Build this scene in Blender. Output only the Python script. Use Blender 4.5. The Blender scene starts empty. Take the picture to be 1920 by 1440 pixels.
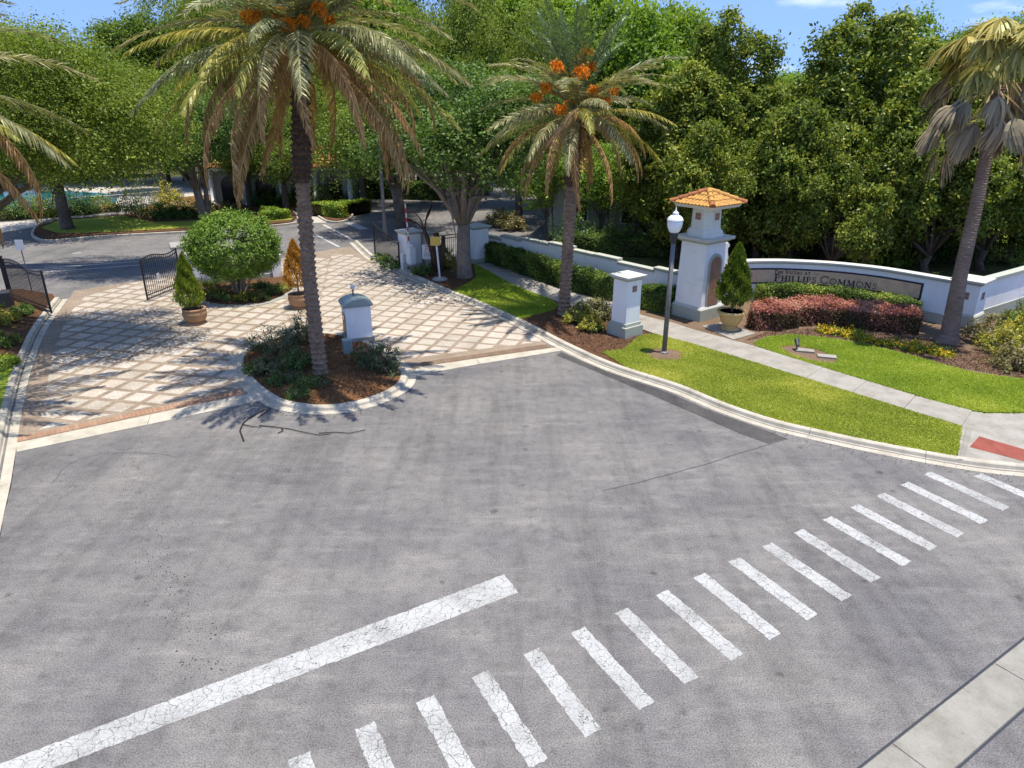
import bpy, math, random
import numpy as np
from mathutils import Vector, Matrix

# ------------------------------------------------------------------ camera, sky, sun
scene = bpy.context.scene
COL = scene.collection
F_PX, PITCH, CAM_H = 1331.0, 0.38116, 9.0
cam_data = bpy.data.cameras.new("camera")
cam_data.sensor_width = 36.0
cam_data.lens = F_PX / 1920.0 * 36.0
cam_data.clip_start = 0.1
cam_data.clip_end = 2000.0
cam = bpy.data.objects.new("camera", cam_data)
cam.location = (0, 0, CAM_H)
cam.rotation_euler = (math.pi / 2 - PITCH, 0, 0)
COL.objects.link(cam)
scene.camera = cam

SUN_EL, SUN_AZ = math.radians(82.5), math.radians(112)      # azimuth from +Y towards +X
world = bpy.data.worlds.new("World")
scene.world = world
world.use_nodes = True
wn = world.node_tree
wn.nodes.clear()
w_out = wn.nodes.new("ShaderNodeOutputWorld")
w_bg = wn.nodes.new("ShaderNodeBackground")
w_sky = wn.nodes.new("ShaderNodeTexSky")
w_sky.sky_type = 'NISHITA'
w_sky.sun_disc = False
w_sky.sun_elevation = SUN_EL
w_sky.sun_rotation = SUN_AZ
w_sky.air_density = 1.0
w_sky.dust_density = 0.0
w_sky.ozone_density = 2.5
w_bg.inputs["Strength"].default_value = 0.135
# thin clouds: stretched noise on the sky direction
w_tc = wn.nodes.new("ShaderNodeTexCoord")
w_map = wn.nodes.new("ShaderNodeMapping")
w_map.inputs["Location"].default_value = (3.1, 1.7, 0.35)
w_map.inputs["Scale"].default_value = (3.0, 3.0, 13.0)
w_noise = wn.nodes.new("ShaderNodeTexNoise")
w_noise.inputs["Scale"].default_value = 1.0
w_noise.inputs["Detail"].default_value = 7.0
w_noise.inputs["Roughness"].default_value = 0.55
w_ramp = wn.nodes.new("ShaderNodeValToRGB")
w_ramp.color_ramp.elements[0].position = 0.56
w_ramp.color_ramp.elements[1].position = 0.78
w_mix = wn.nodes.new("ShaderNodeMix")
w_mix.data_type = 'RGBA'
w_mix.inputs["B"].default_value = (7.2, 7.4, 7.8, 1)
w_up = wn.nodes.new("ShaderNodeVectorMath")      # clear deep-blue air down to the treetops
w_up.operation = 'ADD'
w_up.inputs[1].default_value = (0, 0, 0.30)
w_nm = wn.nodes.new("ShaderNodeVectorMath")
w_nm.operation = 'NORMALIZE'
wn.links.new(w_tc.outputs["Generated"], w_up.inputs[0])
wn.links.new(w_up.outputs["Vector"], w_nm.inputs[0])
wn.links.new(w_nm.outputs["Vector"], w_sky.inputs["Vector"])
wn.links.new(w_tc.outputs["Generated"], w_map.inputs["Vector"])
wn.links.new(w_map.outputs["Vector"], w_noise.inputs["Vector"])
wn.links.new(w_noise.outputs["Fac"], w_ramp.inputs["Fac"])
wn.links.new(w_ramp.outputs["Color"], w_mix.inputs["Factor"])
w_tint = wn.nodes.new("ShaderNodeMix")
w_tint.data_type = 'RGBA'
w_tint.blend_type = 'MULTIPLY'
w_tint.inputs["Factor"].default_value = 1.0
w_tint.inputs["B"].default_value = (0.95, 0.97, 1.10, 1)
wn.links.new(w_sky.outputs["Color"], w_tint.inputs["A"])
wn.links.new(w_tint.outputs["Result"], w_mix.inputs["A"])
wn.links.new(w_mix.outputs["Result"], w_bg.inputs["Color"])
wn.links.new(w_bg.outputs["Background"], w_out.inputs["Surface"])

to_sun = Vector((math.sin(SUN_AZ) * math.cos(SUN_EL), math.cos(SUN_AZ) * math.cos(SUN_EL), math.sin(SUN_EL)))
sun_data = bpy.data.lights.new("sun", 'SUN')
sun_data.energy = 3.9
sun_data.angle = math.radians(0.53)
sun_data.color = (1.0, 0.935, 0.83)
sun = bpy.data.objects.new("sun", sun_data)
sun.rotation_euler = (-to_sun).to_track_quat('-Z', 'Y').to_euler()
sun.location = (0, 0, 40)
COL.objects.link(sun)

scene.view_settings.view_transform = 'Standard'
scene.view_settings.look = 'None'
scene.view_settings.exposure = 0.86
scene.view_settings.gamma = 1.0
scene.render.engine = 'CYCLES'
scene.cycles.max_bounces = 6
scene.cycles.transparent_max_bounces = 6
scene.cycles.use_denoising = True

rng = np.random.default_rng(7)
random.seed(7)

# ------------------------------------------------------------------ pixel -> place helpers
CP, SP = math.cos(PITCH), math.sin(PITCH)

def ray(px, py):
    x = (px - 960) / F_PX
    up = -(py - 720) / F_PX
    return np.array([x, CP + SP * up, -SP + CP * up])

def G(px, py, z=0.0):
    """where the line of sight through a pixel of the photograph meets height z"""
    d = ray(px, py)
    t = (z - CAM_H) / d[2]
    return (float(d[0] * t), float(d[1] * t))

def AT(px, py, Y):
    d = ray(px, py)
    t = Y / d[1]
    return np.array([d[0] * t, Y, CAM_H + d[2] * t])

def ZAT(g, py):
    """height at which a vertical line standing on g reaches picture row py"""
    up = -(py - 720) / F_PX
    # (SP*y + CP*h)/(CP*y - SP*h) = up   with h = z - CAM_H
    y = g[1]
    h = y * (up * CP - SP) / (CP + up * SP)
    return CAM_H + h

def GP(pts, z=0.0):
    return [G(px, py, z) for px, py in pts]

def inside(poly, P):
    P = np.asarray(P, float)
    x, y = P[:, 0], P[:, 1]
    r = np.zeros(len(P), bool)
    n = len(poly)
    for i in range(n):
        x1, y1 = poly[i]
        x2, y2 = poly[(i + 1) % n]
        c = ((y1 > y) != (y2 > y))
        with np.errstate(divide='ignore', invalid='ignore'):
            xi = (x2 - x1) * (y - y1) / (y2 - y1 + 1e-12) + x1
        r ^= c & (x < xi)
    return r

def scatter(poly, n):
    p = np.array(poly)
    lo, hi = p.min(0), p.max(0)
    out = np.zeros((0, 2))
    while len(out) < n:
        q = rng.uniform(lo, hi, (n * 2, 2))
        out = np.vstack([out, q[inside(poly, q)]])
    return out[:n]

def smooth_path(pts, step=0.25):
    """Catmull-Rom through 2D points, resampled evenly"""
    P = [np.array(p, float) for p in pts]
    P = [2 * P[0] - P[1]] + P + [2 * P[-1] - P[-2]]
    out = []
    for i in range(1, len(P) - 2):
        p0, p1, p2, p3 = P[i - 1:i + 3]
        for t in np.linspace(0, 1, 24, endpoint=False):
            out.append(0.5 * ((2 * p1) + (-p0 + p2) * t + (2 * p0 - 5 * p1 + 4 * p2 - p3) * t * t + (-p0 + 3 * p1 - 3 * p2 + p3) * t ** 3))
    out.append(P[-2])
    out = np.array(out)
    s = np.r_[0, np.cumsum(np.linalg.norm(np.diff(out, axis=0), axis=1))]
    n = max(2, int(round(s[-1] / step)) + 1)
    t = np.linspace(0, s[-1], n)
    return np.c_[np.interp(t, s, out[:, 0]), np.interp(t, s, out[:, 1])]

def normals2(path):
    d = np.gradient(path, axis=0)
    d /= np.linalg.norm(d, axis=1)[:, None] + 1e-9
    return np.c_[-d[:, 1], d[:, 0]]            # to the left of travel

# ------------------------------------------------------------------ materials
MATS = {}

class NT:
    def __init__(s, name):
        s.m = bpy.data.materials.new(name)
        s.m.use_nodes = True
        s.t = s.m.node_tree
        s.t.nodes.clear()
        s.out = s.t.nodes.new("ShaderNodeOutputMaterial")
        MATS[name] = s.m
    def n(s, typ, **kw):
        nd = s.t.nodes.new("ShaderNode" + typ)
        for k, v in kw.items():
            if k in nd.inputs:
                nd.inputs[k].default_value = v
            else:
                setattr(nd, k, v)
        return nd
    def l(s, a, b):
        s.t.links.new(a, b)
    def coord(s, scale=(1, 1, 1), kind="Object", rot=(0, 0, 0)):
        tc = s.n("TexCoord")
        mp = s.n("Mapping")
        mp.inputs["Scale"].default_value = scale
        mp.inputs["Rotation"].default_value = rot
        s.l(tc.outputs[kind], mp.inputs["Vector"])
        return mp.outputs["Vector"]
    def world(s, scale=(1, 1, 1), rot=(0, 0, 0)):
        g = s.n("NewGeometry")
        mp = s.n("Mapping")
        mp.inputs["Scale"].default_value = scale
        mp.inputs["Rotation"].default_value = rot
        s.l(g.outputs["Position"], mp.inputs["Vector"])
        return mp.outputs["Vector"]
    def noise(s, vec, scale, detail=4.0, rough=0.55):
        nd = s.n("TexNoise")
        nd.inputs["Scale"].default_value = scale
        nd.inputs["Detail"].default_value = detail
        nd.inputs["Roughness"].default_value = rough
        s.l(vec, nd.inputs["Vector"])
        return nd.outputs["Fac"]
    def ramp(s, fac, stops):
        r = s.n("ValToRGB")
        el = r.color_ramp.elements
        el[0].position, el[0].color = stops[0][0], (*stops[0][1], 1)
        el[1].position, el[1].color = stops[-1][0], (*stops[-1][1], 1)
        for p, c in stops[1:-1]:
            e = el.new(p)
            e.color = (*c, 1)
        s.l(fac, r.inputs["Fac"])
        return r.outputs["Color"]
    def mix(s, a, b, fac, blend='MIX'):
        m = s.n("Mix", data_type='RGBA', blend_type=blend)
        for sock, v in (("A", a), ("B", b)):
            if isinstance(v, tuple):
                m.inputs[sock].default_value = (*v, 1)
            else:
                s.l(v, m.inputs[sock])
        if isinstance(fac, float):
            m.inputs["Factor"].default_value = fac
        else:
            s.l(fac, m.inputs["Factor"])
        return m.outputs["Result"]
    def bsdf(s, col, rough=0.8, spec=0.3, metallic=0.0, bump=None, bump_d=0.02, bump_s=0.5):
        b = s.n("BsdfPrincipled")
        if isinstance(col, tuple):
            b.inputs["Base Color"].default_value = (*col, 1)
        else:
            s.l(col, b.inputs["Base Color"])
        b.inputs["Roughness"].default_value = rough
        b.inputs["Specular IOR Level"].default_value = spec
        b.inputs["Metallic"].default_value = metallic
        if bump is not None:
            bp = s.n("Bump")
            bp.inputs["Strength"].default_value = bump_s
            bp.inputs["Distance"].default_value = bump_d
            s.l(bump, bp.inputs["Height"])
            s.l(bp.outputs["Normal"], b.inputs["Normal"])
        s.l(b.outputs["BSDF"], s.out.inputs["Surface"])
        return b

def g3(v, r=1.0, b=1.0):
    return (v * r, v, v * b)

def make_asphalt(name, lo, hi, warm):
    m = NT(name)
    w = m.world()
    speck = m.noise(w, 38.0, 3.0, 0.75)
    c1 = m.ramp(speck, [(0.30, g3(lo * 0.38, 1.02, .98)), (0.5, g3((lo + hi) / 2, 1.02, 1.0)), (0.72, g3(hi * 1.22, 1.0, .98))])
    fine = m.noise(w, 3.2, 6.0, 0.72)
    c2 = m.mix(c1, m.ramp(fine, [(0.30, g3(.66)), (0.48, g3(1.0)), (0.66, g3(1.16))]), 0.75, 'MULTIPLY')
    # wheel-polished streaks across the lanes and broad weathering
    st = m.noise(m.world((0.22, 0.9, 1.0), (0, 0, math.radians(-32))), 1.3, 5.0, 0.6)
    c3 = m.mix(c2, m.ramp(st, [(0.30, (.74, .73, .73)), (0.5, (.97, .965, .96)), (0.70, (1.13, 1.11, 1.06))]), 0.6, 'MULTIPLY')
    big = m.noise(w, 0.33, 4.0, 0.6)
    c4 = m.mix(c3, m.ramp(big, [(0.32, (.78, .77, .79)), (0.62, (1.13, 1.10, 1.04))]), 0.9, 'MULTIPLY')
    # tyre-darkened tracks sweeping along the lanes
    tr = m.noise(m.world((1.1, 0.10, 1.0), (0, 0, math.radians(22))), 0.9, 6.0, 0.68)
    c4 = m.mix(c4, m.ramp(tr, [(0.36, (.58, .58, .58)), (0.50, (1, 1, 1)), (0.66, (1.16, 1.15, 1.13))]), 0.5, 'MULTIPLY')
    scf = m.noise(m.world((0.5, 2.6, 1.0), (0, 0, math.radians(-28))), 1.2, 6.0, 0.72)
    c4 = m.mix(c4, m.ramp(scf, [(0.52, (1, 1, 1)), (0.64, (1.34, 1.33, 1.30))]), 0.6, 'MULTIPLY')
    # oil spots
    v = m.n("TexVoronoi", feature='F1')
    v.inputs["Scale"].default_value = 0.95
    wob = m.noise(w, 5.0, 3.0)
    va = m.n("VectorMath", operation='ADD')
    m.l(w, va.inputs[0])
    sc = m.n("VectorMath", operation='SCALE')
    sc.inputs["Scale"].default_value = 0.25
    m.l(wob, sc.inputs[0])
    m.l(sc.outputs["Vector"], va.inputs[1])
    m.l(va.outputs["Vector"], v.inputs["Vector"])
    c5 = m.mix(c4, m.ramp(v.outputs["Distance"], [(0.05, (.55, .55, .55)), (0.10, (1, 1, 1))]), 0.8, 'MULTIPLY')
    # sparse thin cracks
    v2 = m.n("TexVoronoi", feature='DISTANCE_TO_EDGE')
    v2.inputs["Scale"].default_value = 0.17
    m.l(va.outputs["Vector"], v2.inputs["Vector"])
    gate = m.ramp(m.noise(w, 0.5, 2.0), [(0.64, (0, 0, 0)), (0.68, (1, 1, 1))])
    cr = m.ramp(v2.outputs["Distance"], [(0.0, (.62, .62, .62)), (0.0025, (1, 1, 1))])
    c6 = m.mix(c5, m.mix((1.0, 1.0, 1.0), cr, gate), 1.0, 'MULTIPLY')
    c6 = m.mix(c6, (1.015, 1.0, 0.985), 1.0, 'MULTIPLY')
    m.bsdf(c6, 0.9, 0.2, bump=speck, bump_d=0.008, bump_s=0.6)

make_asphalt("asphalt", 0.116, 0.186, 0)
make_asphalt("asphalt_patch", 0.055, 0.085, 0)

def make_simple(name, base, var=0.12, scale=6.0, rough=0.85, spec=0.25, bump=0.004, blotch=0.35):
    m = NT(name)
    w = m.world()
    n1 = m.noise(w, scale * 8, 4.0, 0.7)
    n2 = m.noise(w, blotch, 5.0, 0.65)
    a = tuple(c * (1 - var) for c in base)
    b = tuple(min(1, c * (1 + var)) for c in base)
    c1 = m.ramp(n1, [(0.3, a), (0.7, b)])
    c2 = m.mix(c1, m.ramp(n2, [(0.3, g3(1 - var * 1.6)), (0.65, g3(1 + var * .5))]), 1.0, 'MULTIPLY')
    m.bsdf(c2, rough, spec, bump=n1, bump_d=bump, bump_s=0.5)

def make_concrete(name, base):
    m = NT(name)
    w = m.world()
    n1 = m.noise(w, 45, 4.0, 0.7)
    n2 = m.noise(w, 1.6, 6.0, 0.65)
    n3 = m.noise(w, 6.0, 5.0, 0.7)
    c1 = m.ramp(n1, [(0.3, tuple(c * .86 for c in base)), (0.7, tuple(c * 1.1 for c in base))])
    c2 = m.mix(c1, m.ramp(n2, [(0.32, (.76, .74, .69)), (0.6, (1.06, 1.05, 1.03))]), 1.0, 'MULTIPLY')
    c3 = m.mix(c2, m.ramp(n3, [(0.30, (.72, .70, .64)), (0.42, (1, 1, 1))]), 0.7, 'MULTIPLY')
    m.bsdf(c3, 0.85, 0.25, bump=n1, bump_d=0.004, bump_s=0.5)

make_concrete("concrete", (0.252, 0.241, 0.211))
make_concrete("concrete_kerb", (0.43, 0.395, 0.325))
make_concrete("concrete_walk", (0.299, 0.280, 0.245))
make_concrete("concrete_grey", (0.302, 0.295, 0.274))

def make_paint(name):
    m = NT(name)
    w = m.world()
    wob = m.noise(w, 3.0, 3.0)
    va = m.n("VectorMath", operation='ADD')
    sc = m.n("VectorMath", operation='SCALE')
    sc.inputs["Scale"].default_value = 0.35
    m.l(wob, sc.inputs[0])
    m.l(w, va.inputs[0])
    m.l(sc.outputs["Vector"], va.inputs[1])
    v = m.n("TexVoronoi", feature='DISTANCE_TO_EDGE')
    v.inputs["Scale"].default_value = 5.5
    m.l(va.outputs["Vector"], v.inputs["Vector"])
    v3 = m.n("TexVoronoi", feature='DISTANCE_TO_EDGE')
    v3.inputs["Scale"].default_value = 13.0
    m.l(va.outputs["Vector"], v3.inputs["Vector"])
    base = m.ramp(m.noise(w, 25, 4.0, 0.7), [(0.3, (.29, .29, .275)), (0.6, (.41, .41, .39))])
    k1 = m.ramp(v.outputs["Distance"], [(0.0, (.25, .24, .23)), (0.03, (1, 1, 1))])
    k3 = m.ramp(v3.outputs["Distance"], [(0.0, (.45, .44, .43)), (0.06, (1, 1, 1))])
    gate = m.ramp(m.noise(w, 1.7, 3.0), [(0.45, (0, 0, 0)), (0.6, (1, 1, 1))])
    c = m.mix(base, k1, 1.0, 'MULTIPLY')
    c = m.mix(c, m.mix((1.0, 1.0, 1.0), k3, gate), 1.0, 'MULTIPLY')
    wear = m.ramp(m.noise(w, 16, 5.0, 0.8), [(0.31, (.36, .35, .34)), (0.40, (1, 1, 1))])
    c = m.mix(c, m.ramp(m.noise(w, 0.9, 4.0, 0.6), [(0.33, (.72, .71, .70)), (0.55, (1, 1, 1))]), 1.0, 'MULTIPLY')
    c = m.mix(c, wear, 1.0, 'MULTIPLY')
    m.bsdf(c, 0.7, 0.3)
make_paint("road_paint")
make_simple("paint_line", (0.434, 0.427, 0.406), 0.15)

def make_paver(name, base, var, brick_scale, mortar, rot):
    m = NT(name)
    vec = m.world((1, 1, 1), (0, 0, rot))
    br = m.n("TexBrick")
    br.offset = 0.5
    br.inputs["Scale"].default_value = brick_scale
    br.inputs["Mortar Size"].default_value = 0.018
    br.inputs["Brick Width"].default_value = 0.5
    br.inputs["Row Height"].default_value = 0.25
    br.inputs["Color1"].default_value = (*tuple(c * (1 - var) for c in base), 1)
    br.inputs["Color2"].default_value = (*tuple(c * (1 + var) for c in base), 1)
    br.inputs["Mortar"].default_value = (*mortar, 1)
    m.l(vec, br.inputs["Vector"])
    w = m.world()
    oi = m.n("ObjectInfo")
    c1 = m.mix(br.outputs["Color"], m.ramp(oi.outputs["Random"], [(0, (.86, .84, .80)), (0.85, (1.07, 1.06, 1.05)), (1.0, (1.0, .92, .84))]), 1.0, 'MULTIPLY')
    c2 = m.mix(c1, m.ramp(m.noise(w, 0.8, 5.0, 0.7), [(0.3, (.80, .76, .70)), (0.6, (1.06, 1.05, 1.02))]), 1.0, 'MULTIPLY')
    c3 = m.mix(c2, m.ramp(m.noise(w, 30, 4.0, 0.7), [(0.3, g3(.84)), (0.7, g3(1.1))]), 1.0, 'MULTIPLY')
    m.bsdf(c3, 0.85, 0.25, bump=br.outputs["Fac"], bump_d=-0.004, bump_s=0.5)
LAT_ANG_L, LAT_ANG_R = math.radians(-12.5), math.radians(-16.5)
make_paver("paver_light", (0.449, 0.413, 0.364), 0.06, 2.6, (.31, .27, .22), -LAT_ANG_L)
make_paver("paver_band", (0.265, 0.227, 0.185), 0.10, 2.2, (.19, .155, .12), -LAT_ANG_L)
make_paver("paver_red", (0.33, 0.20, 0.135), 0.05, 0.01, (.2, .14, .1), 0)

def make_stucco(name, base):
    m = NT(name)
    w = m.world()
    n1 = m.noise(w, 60, 4.0, 0.7)
    streak = m.noise(m.world((3.0, 3.0, 0.35)), 1.5, 5.0, 0.65)
    c1 = m.ramp(n1, [(0.3, tuple(c * .94 for c in base)), (0.7, tuple(min(1, c * 1.04) for c in base))])
    c2 = m.mix(c1, m.ramp(streak, [(0.3, (.90, .90, .88)), (0.55, (1.02, 1.02, 1.02))]), 0.5, 'MULTIPLY')
    grime = m.noise(w, 1.1, 7.0, 0.75)
    c2 = m.mix(c2, m.ramp(grime, [(0.30, (.80, .79, .74)), (0.44, (1, 1, 1))]), 0.7, 'MULTIPLY')
    m.bsdf(c2, 0.9, 0.15, bump=m.noise(w, 22, 5.0, 0.7), bump_d=0.012, bump_s=0.7)
make_stucco("stucco_white", (0.835, 0.823, 0.794))
make_stucco("stucco_cream", (0.686, 0.671, 0.590))
make_stucco("stucco_sage", (0.389, 0.399, 0.329))
make_stucco("stucco_cap", (0.502, 0.497, 0.443))
make_simple("terracotta_panel", (0.33, 0.185, 0.115), 0.2, 4, blotch=3.0)
make_simple("relief_tile", (0.40, 0.25, 0.19), 0.25, 6, blotch=9.0)
make_simple("pot_terracotta", (0.390, 0.225, 0.116), 0.12, 4, 0.7, blotch=3.0)
make_simple("urn_yellow", (0.558, 0.385, 0.152), 0.15, 4, 0.7, blotch=3.0)
make_simple("soil", (0.09, 0.06, 0.04), 0.3, 5)
make_simple("metal_white", (0.691, 0.701, 0.710), 0.04, 3, 0.45, 0.5, 0.0)
make_simple("metal_grey", (0.16, 0.15, 0.145), 0.12, 3, 0.5, 0.5, 0.0, blotch=2.0)
make_simple("metal_dark", (0.03, 0.032, 0.035), 0.1, 3, 0.45, 0.5, 0.0)
make_simple("iron_black", (0.018, 0.018, 0.02), 0.1, 3, 0.45, 0.5, 0.0)
make_simple("sign_red", (0.55, 0.05, 0.04), 0.1, 3, 0.6)
make_simple("sign_yellow", (0.62, 0.43, 0.10), 0.1, 3, 0.6)
make_simple("sign_stone", (0.590, 0.399, 0.261), 0.14, 3, 0.6, 0.3, blotch=2.6)
make_simple("sign_frame", (0.014, 0.017, 0.03), 0.1, 3, 0.4, 0.5)
make_simple("letter_bronze", (0.028, 0.022, 0.017), 0.15, 3, 0.5, 0.4)
make_simple("kiosk_roof", (0.255, 0.315, 0.307), 0.06, 3, 0.35, 0.5, 0.0)
make_simple("fence_white", (0.490, 0.469, 0.420), 0.06, 3, 0.5)
make_simple("wood_grey", (0.25, 0.20, 0.15), 0.2, 6)
make_simple("window_dark", (0.02, 0.022, 0.025), 0.1, 3, 0.15, 0.5, 0.0)
make_simple("roof_tile", (0.480, 0.256, 0.068), 0.22, 2.0, 0.75, 0.25, blotch=5.0)
make_simple("roof_tile_red", (0.352, 0.124, 0.048), 0.22, 2.0, 0.75, 0.25, blotch=5.0)
make_simple("roof_tile_brown", (0.20, 0.085, 0.055), 0.25, 2.0, 0.8, 0.25, blotch=5.0)
make_simple("dome_red", (0.252, 0.069, 0.045), 0.15, 4, 0.7, blotch=3.0)
make_simple("wood_dark", (0.075, 0.042, 0.026), 0.3, 6, blotch=3.0)
make_simple("twig_dark", (0.028, 0.023, 0.02), 0.3, 6, blotch=3.0)
make_simple("deck", (0.408, 0.374, 0.320), 0.08, 3)

m = NT("globe_white")
b = m.bsdf((0.82, 0.83, 0.85), 0.25, 0.5)
b.inputs["Subsurface Weight"].default_value = 0.2
b.inputs["Subsurface Radius"].default_value = (0.1, 0.1, 0.1)

m = NT("pool_water")
b = m.bsdf((0.015, 0.17, 0.22), 0.06, 0.5, bump=m.noise(m.world(), 3.0, 3.0), bump_d=0.03)

def make_ground(name, c_lo, c_mid, c_hi, scale=9.0, bump=0.05):
    m = NT(name)
    w = m.world()
    n1 = m.noise(w, scale, 6.0, 0.72)
    n2 = m.noise(w, 0.7, 4.0, 0.6)
    c1 = m.ramp(n1, [(0.33, c_lo), (0.5, c_mid), (0.68, c_hi)])
    c2 = m.mix(c1, m.ramp(n2, [(0.3, (.78, .80, .72)), (0.65, (1.12, 1.08, 1.0))]), 1.0, 'MULTIPLY')
    m.bsdf(c2, 0.95, 0.1, bump=n1, bump_d=bump, bump_s=0.8)
make_ground("lawn", (0.155, 0.204, 0.034), (0.263, 0.324, 0.046), (0.383, 0.396, 0.072), 14.0)
make_ground("lawn_bright", (0.156, 0.216, 0.026), (0.260, 0.336, 0.038), (0.364, 0.408, 0.060), 14.0)
make_ground("mulch", (0.047, 0.024, 0.014), (0.106, 0.056, 0.032), (0.187, 0.106, 0.064), 26.0)
make_ground("mulch_pale", (0.085, 0.053, 0.036), (0.170, 0.115, 0.081), (0.264, 0.191, 0.140), 26.0)
make_ground("mulch_straw", (0.085, 0.038, 0.015), (0.196, 0.093, 0.038), (0.306, 0.162, 0.072), 30.0)
make_ground("wild_ground", (0.05, 0.055, 0.02), (0.09, 0.10, 0.03), (0.14, 0.13, 0.055), 5.0)

def make_chip(name, lo, hi):
    m = NT(name)
    a = m.n("Attribute", attribute_name="rnd")
    m.bsdf(m.ramp(a.outputs["Fac"], [(0.0, lo), (1.0, hi)]), 0.95, 0.1)
make_chip("litter_chip", (0.02, 0.018, 0.015), (0.09, 0.07, 0.05))
make_chip("chip", (0.05, 0.026, 0.016), (0.27, 0.16, 0.10))

def make_leaf(name, stops, trans=0.35, gloss=0.06, rough=0.45, obj_var=0.15):
    m = NT(name)
    a = m.n("Attribute", attribute_name="rnd")
    col = m.ramp(a.outputs["Fac"], stops)
    oi = m.n("ObjectInfo")
    col = m.mix(col, m.ramp(oi.outputs["Random"], [(0, (1 - obj_var, 1 - obj_var * .6, 1 - obj_var)), (1, (1 + obj_var, 1 + obj_var * .6, 1))]), 1.0, 'MULTIPLY')
    d = m.n("BsdfDiffuse")
    m.l(col, d.inputs["Color"])
    t = m.n("BsdfTranslucent")
    tc = m.mix(col, (1.25, 1.3, 0.55), 1.0, 'MULTIPLY')
    m.l(tc, t.inputs["Color"])
    mx = m.n("MixShader")
    mx.inputs["Fac"].default_value = trans
    m.l(d.outputs["BSDF"], mx.inputs[1])
    m.l(t.outputs["BSDF"], mx.inputs[2])
    g = m.n("BsdfGlossy")
    g.inputs["Roughness"].default_value = rough
    g.inputs["Color"].default_value = (.55, .62, .45, 1)
    mg = m.n("MixShader")
    mg.inputs["Fac"].default_value = gloss * .55
    m.l(mx.outputs["Shader"], mg.inputs[1])
    m.l(g.outputs["BSDF"], mg.inputs[2])
    m.l(mg.outputs["Shader"], m.out.inputs["Surface"])

make_leaf("leaf_oak", [(0, (0.066, 0.108, 0.024)), (.5, (0.150, 0.210, 0.038)), (1, (0.300, 0.348, 0.066))], 0.35, 0.04)
make_leaf("leaf_cypress", [(0, (.05, .085, .016)), (.5, (.11, .165, .024)), (1, (.24, .29, .04))], 0.3, 0.03)
make_leaf("leaf_dark", [(0, (0.039, 0.081, 0.025)), (.5, (0.090, 0.156, 0.039)), (1, (0.178, 0.267, 0.071))])
make_leaf("leaf_bright", [(0, (0.075, 0.138, 0.020)), (.5, (0.175, 0.275, 0.037)), (1, (0.312, 0.400, 0.062))], 0.45)
make_leaf("leaf_magnolia", [(0, (0.069, 0.101, 0.023)), (.45, (0.138, 0.190, 0.034)), (.8, (0.287, 0.322, 0.052)), (1, (0.460, 0.368, 0.081))], 0.30, 0.05, 0.4)
make_leaf("leaf_ligustrum", [(0, (0.062, 0.112, 0.025)), (.5, (0.125, 0.219, 0.037)), (1, (0.250, 0.350, 0.069))], 0.3, 0.04, 0.45)
make_leaf("leaf_box", [(0, (0.046, 0.077, 0.019)), (.5, (0.108, 0.169, 0.034)), (1, (0.308, 0.370, 0.069))], 0.3, 0.06)
make_leaf("leaf_boxbright", [(0, (0.084, 0.144, 0.024)), (.5, (0.180, 0.276, 0.036)), (1, (0.324, 0.396, 0.060))], 0.35, 0.06)
make_leaf("leaf_red", [(0, (0.078, 0.056, 0.033)), (.45, (0.130, 0.088, 0.050)), (.8, (0.247, 0.094, 0.081)), (1, (0.351, 0.188, 0.138))], 0.3, 0.04)
make_leaf("leaf_redtop", [(0, (0.256, 0.106, 0.097)), (.5, (0.420, 0.162, 0.145)), (1, (0.570, 0.356, 0.276))], 0.3, 0.04)
make_leaf("leaf_croton", [(0, (0.069, 0.092, 0.023)), (.4, (0.218, 0.230, 0.040)), (.75, (0.483, 0.437, 0.057)), (1, (0.575, 0.345, 0.103))], 0.3, 0.08)
make_leaf("leaf_mixed", [(0, (.07, .07, .028)), (.4, (.16, .15, .06)), (.75, (.30, .25, .12)), (1, (.38, .28, .20))], 0.3, 0.08)
make_leaf("leaf_dusty", [(0, (0.056, 0.069, 0.030)), (.5, (0.112, 0.131, 0.062)), (1, (0.237, 0.237, 0.125))], 0.25, 0.08)
make_leaf("leaf_conifer", [(0, (0.110, 0.156, 0.024)), (.5, (0.250, 0.312, 0.039)), (1, (0.469, 0.500, 0.062))], 0.3, 0.04)
make_leaf("leaf_deadconifer", [(0, (.30, .13, .03)), (.5, (.50, .24, .05)), (1, (.62, .38, .10))], 0.4, 0.03)
make_leaf("leaf_flower", [(0, (.10, .16, .03)), (.45, (.16, .22, .03)), (.55, (.62, .42, .02)), (.85, (.78, .55, .04)), (1, (.65, .22, .02))], 0.3, 0.04)
make_leaf("grass_blade", [(0, (0.177, 0.237, 0.039)), (.5, (0.319, 0.362, 0.058)), (1, (0.544, 0.512, 0.143))], 0.45, 0.03)
make_leaf("grass_blade_bright", [(0, (0.169, 0.250, 0.033)), (.5, (0.305, 0.388, 0.052)), (1, (0.481, 0.500, 0.104))], 0.45, 0.03)
make_leaf("frond_green", [(0, (0.120, 0.118, 0.058)), (.5, (0.228, 0.216, 0.110)), (1, (0.408, 0.372, 0.216))], 0.36, 0.10, 0.42, 0.2)
make_leaf("frond_young", [(0, (.07, .11, .05)), (.5, (.12, .175, .075)), (1, (.20, .24, .11))], 0.3, 0.12, 0.4, 0.1)
make_leaf("frond_yellow", [(0, (0.161, 0.155, 0.040)), (.5, (0.310, 0.287, 0.063)), (1, (0.506, 0.437, 0.138))], 0.36, 0.08, 0.42, 0.15)
make_leaf("frond_dead", [(0, (0.188, 0.102, 0.044)), (.5, (0.362, 0.210, 0.094)), (1, (0.575, 0.372, 0.198))], 0.25, 0.05, 0.5, 0.2)
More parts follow.
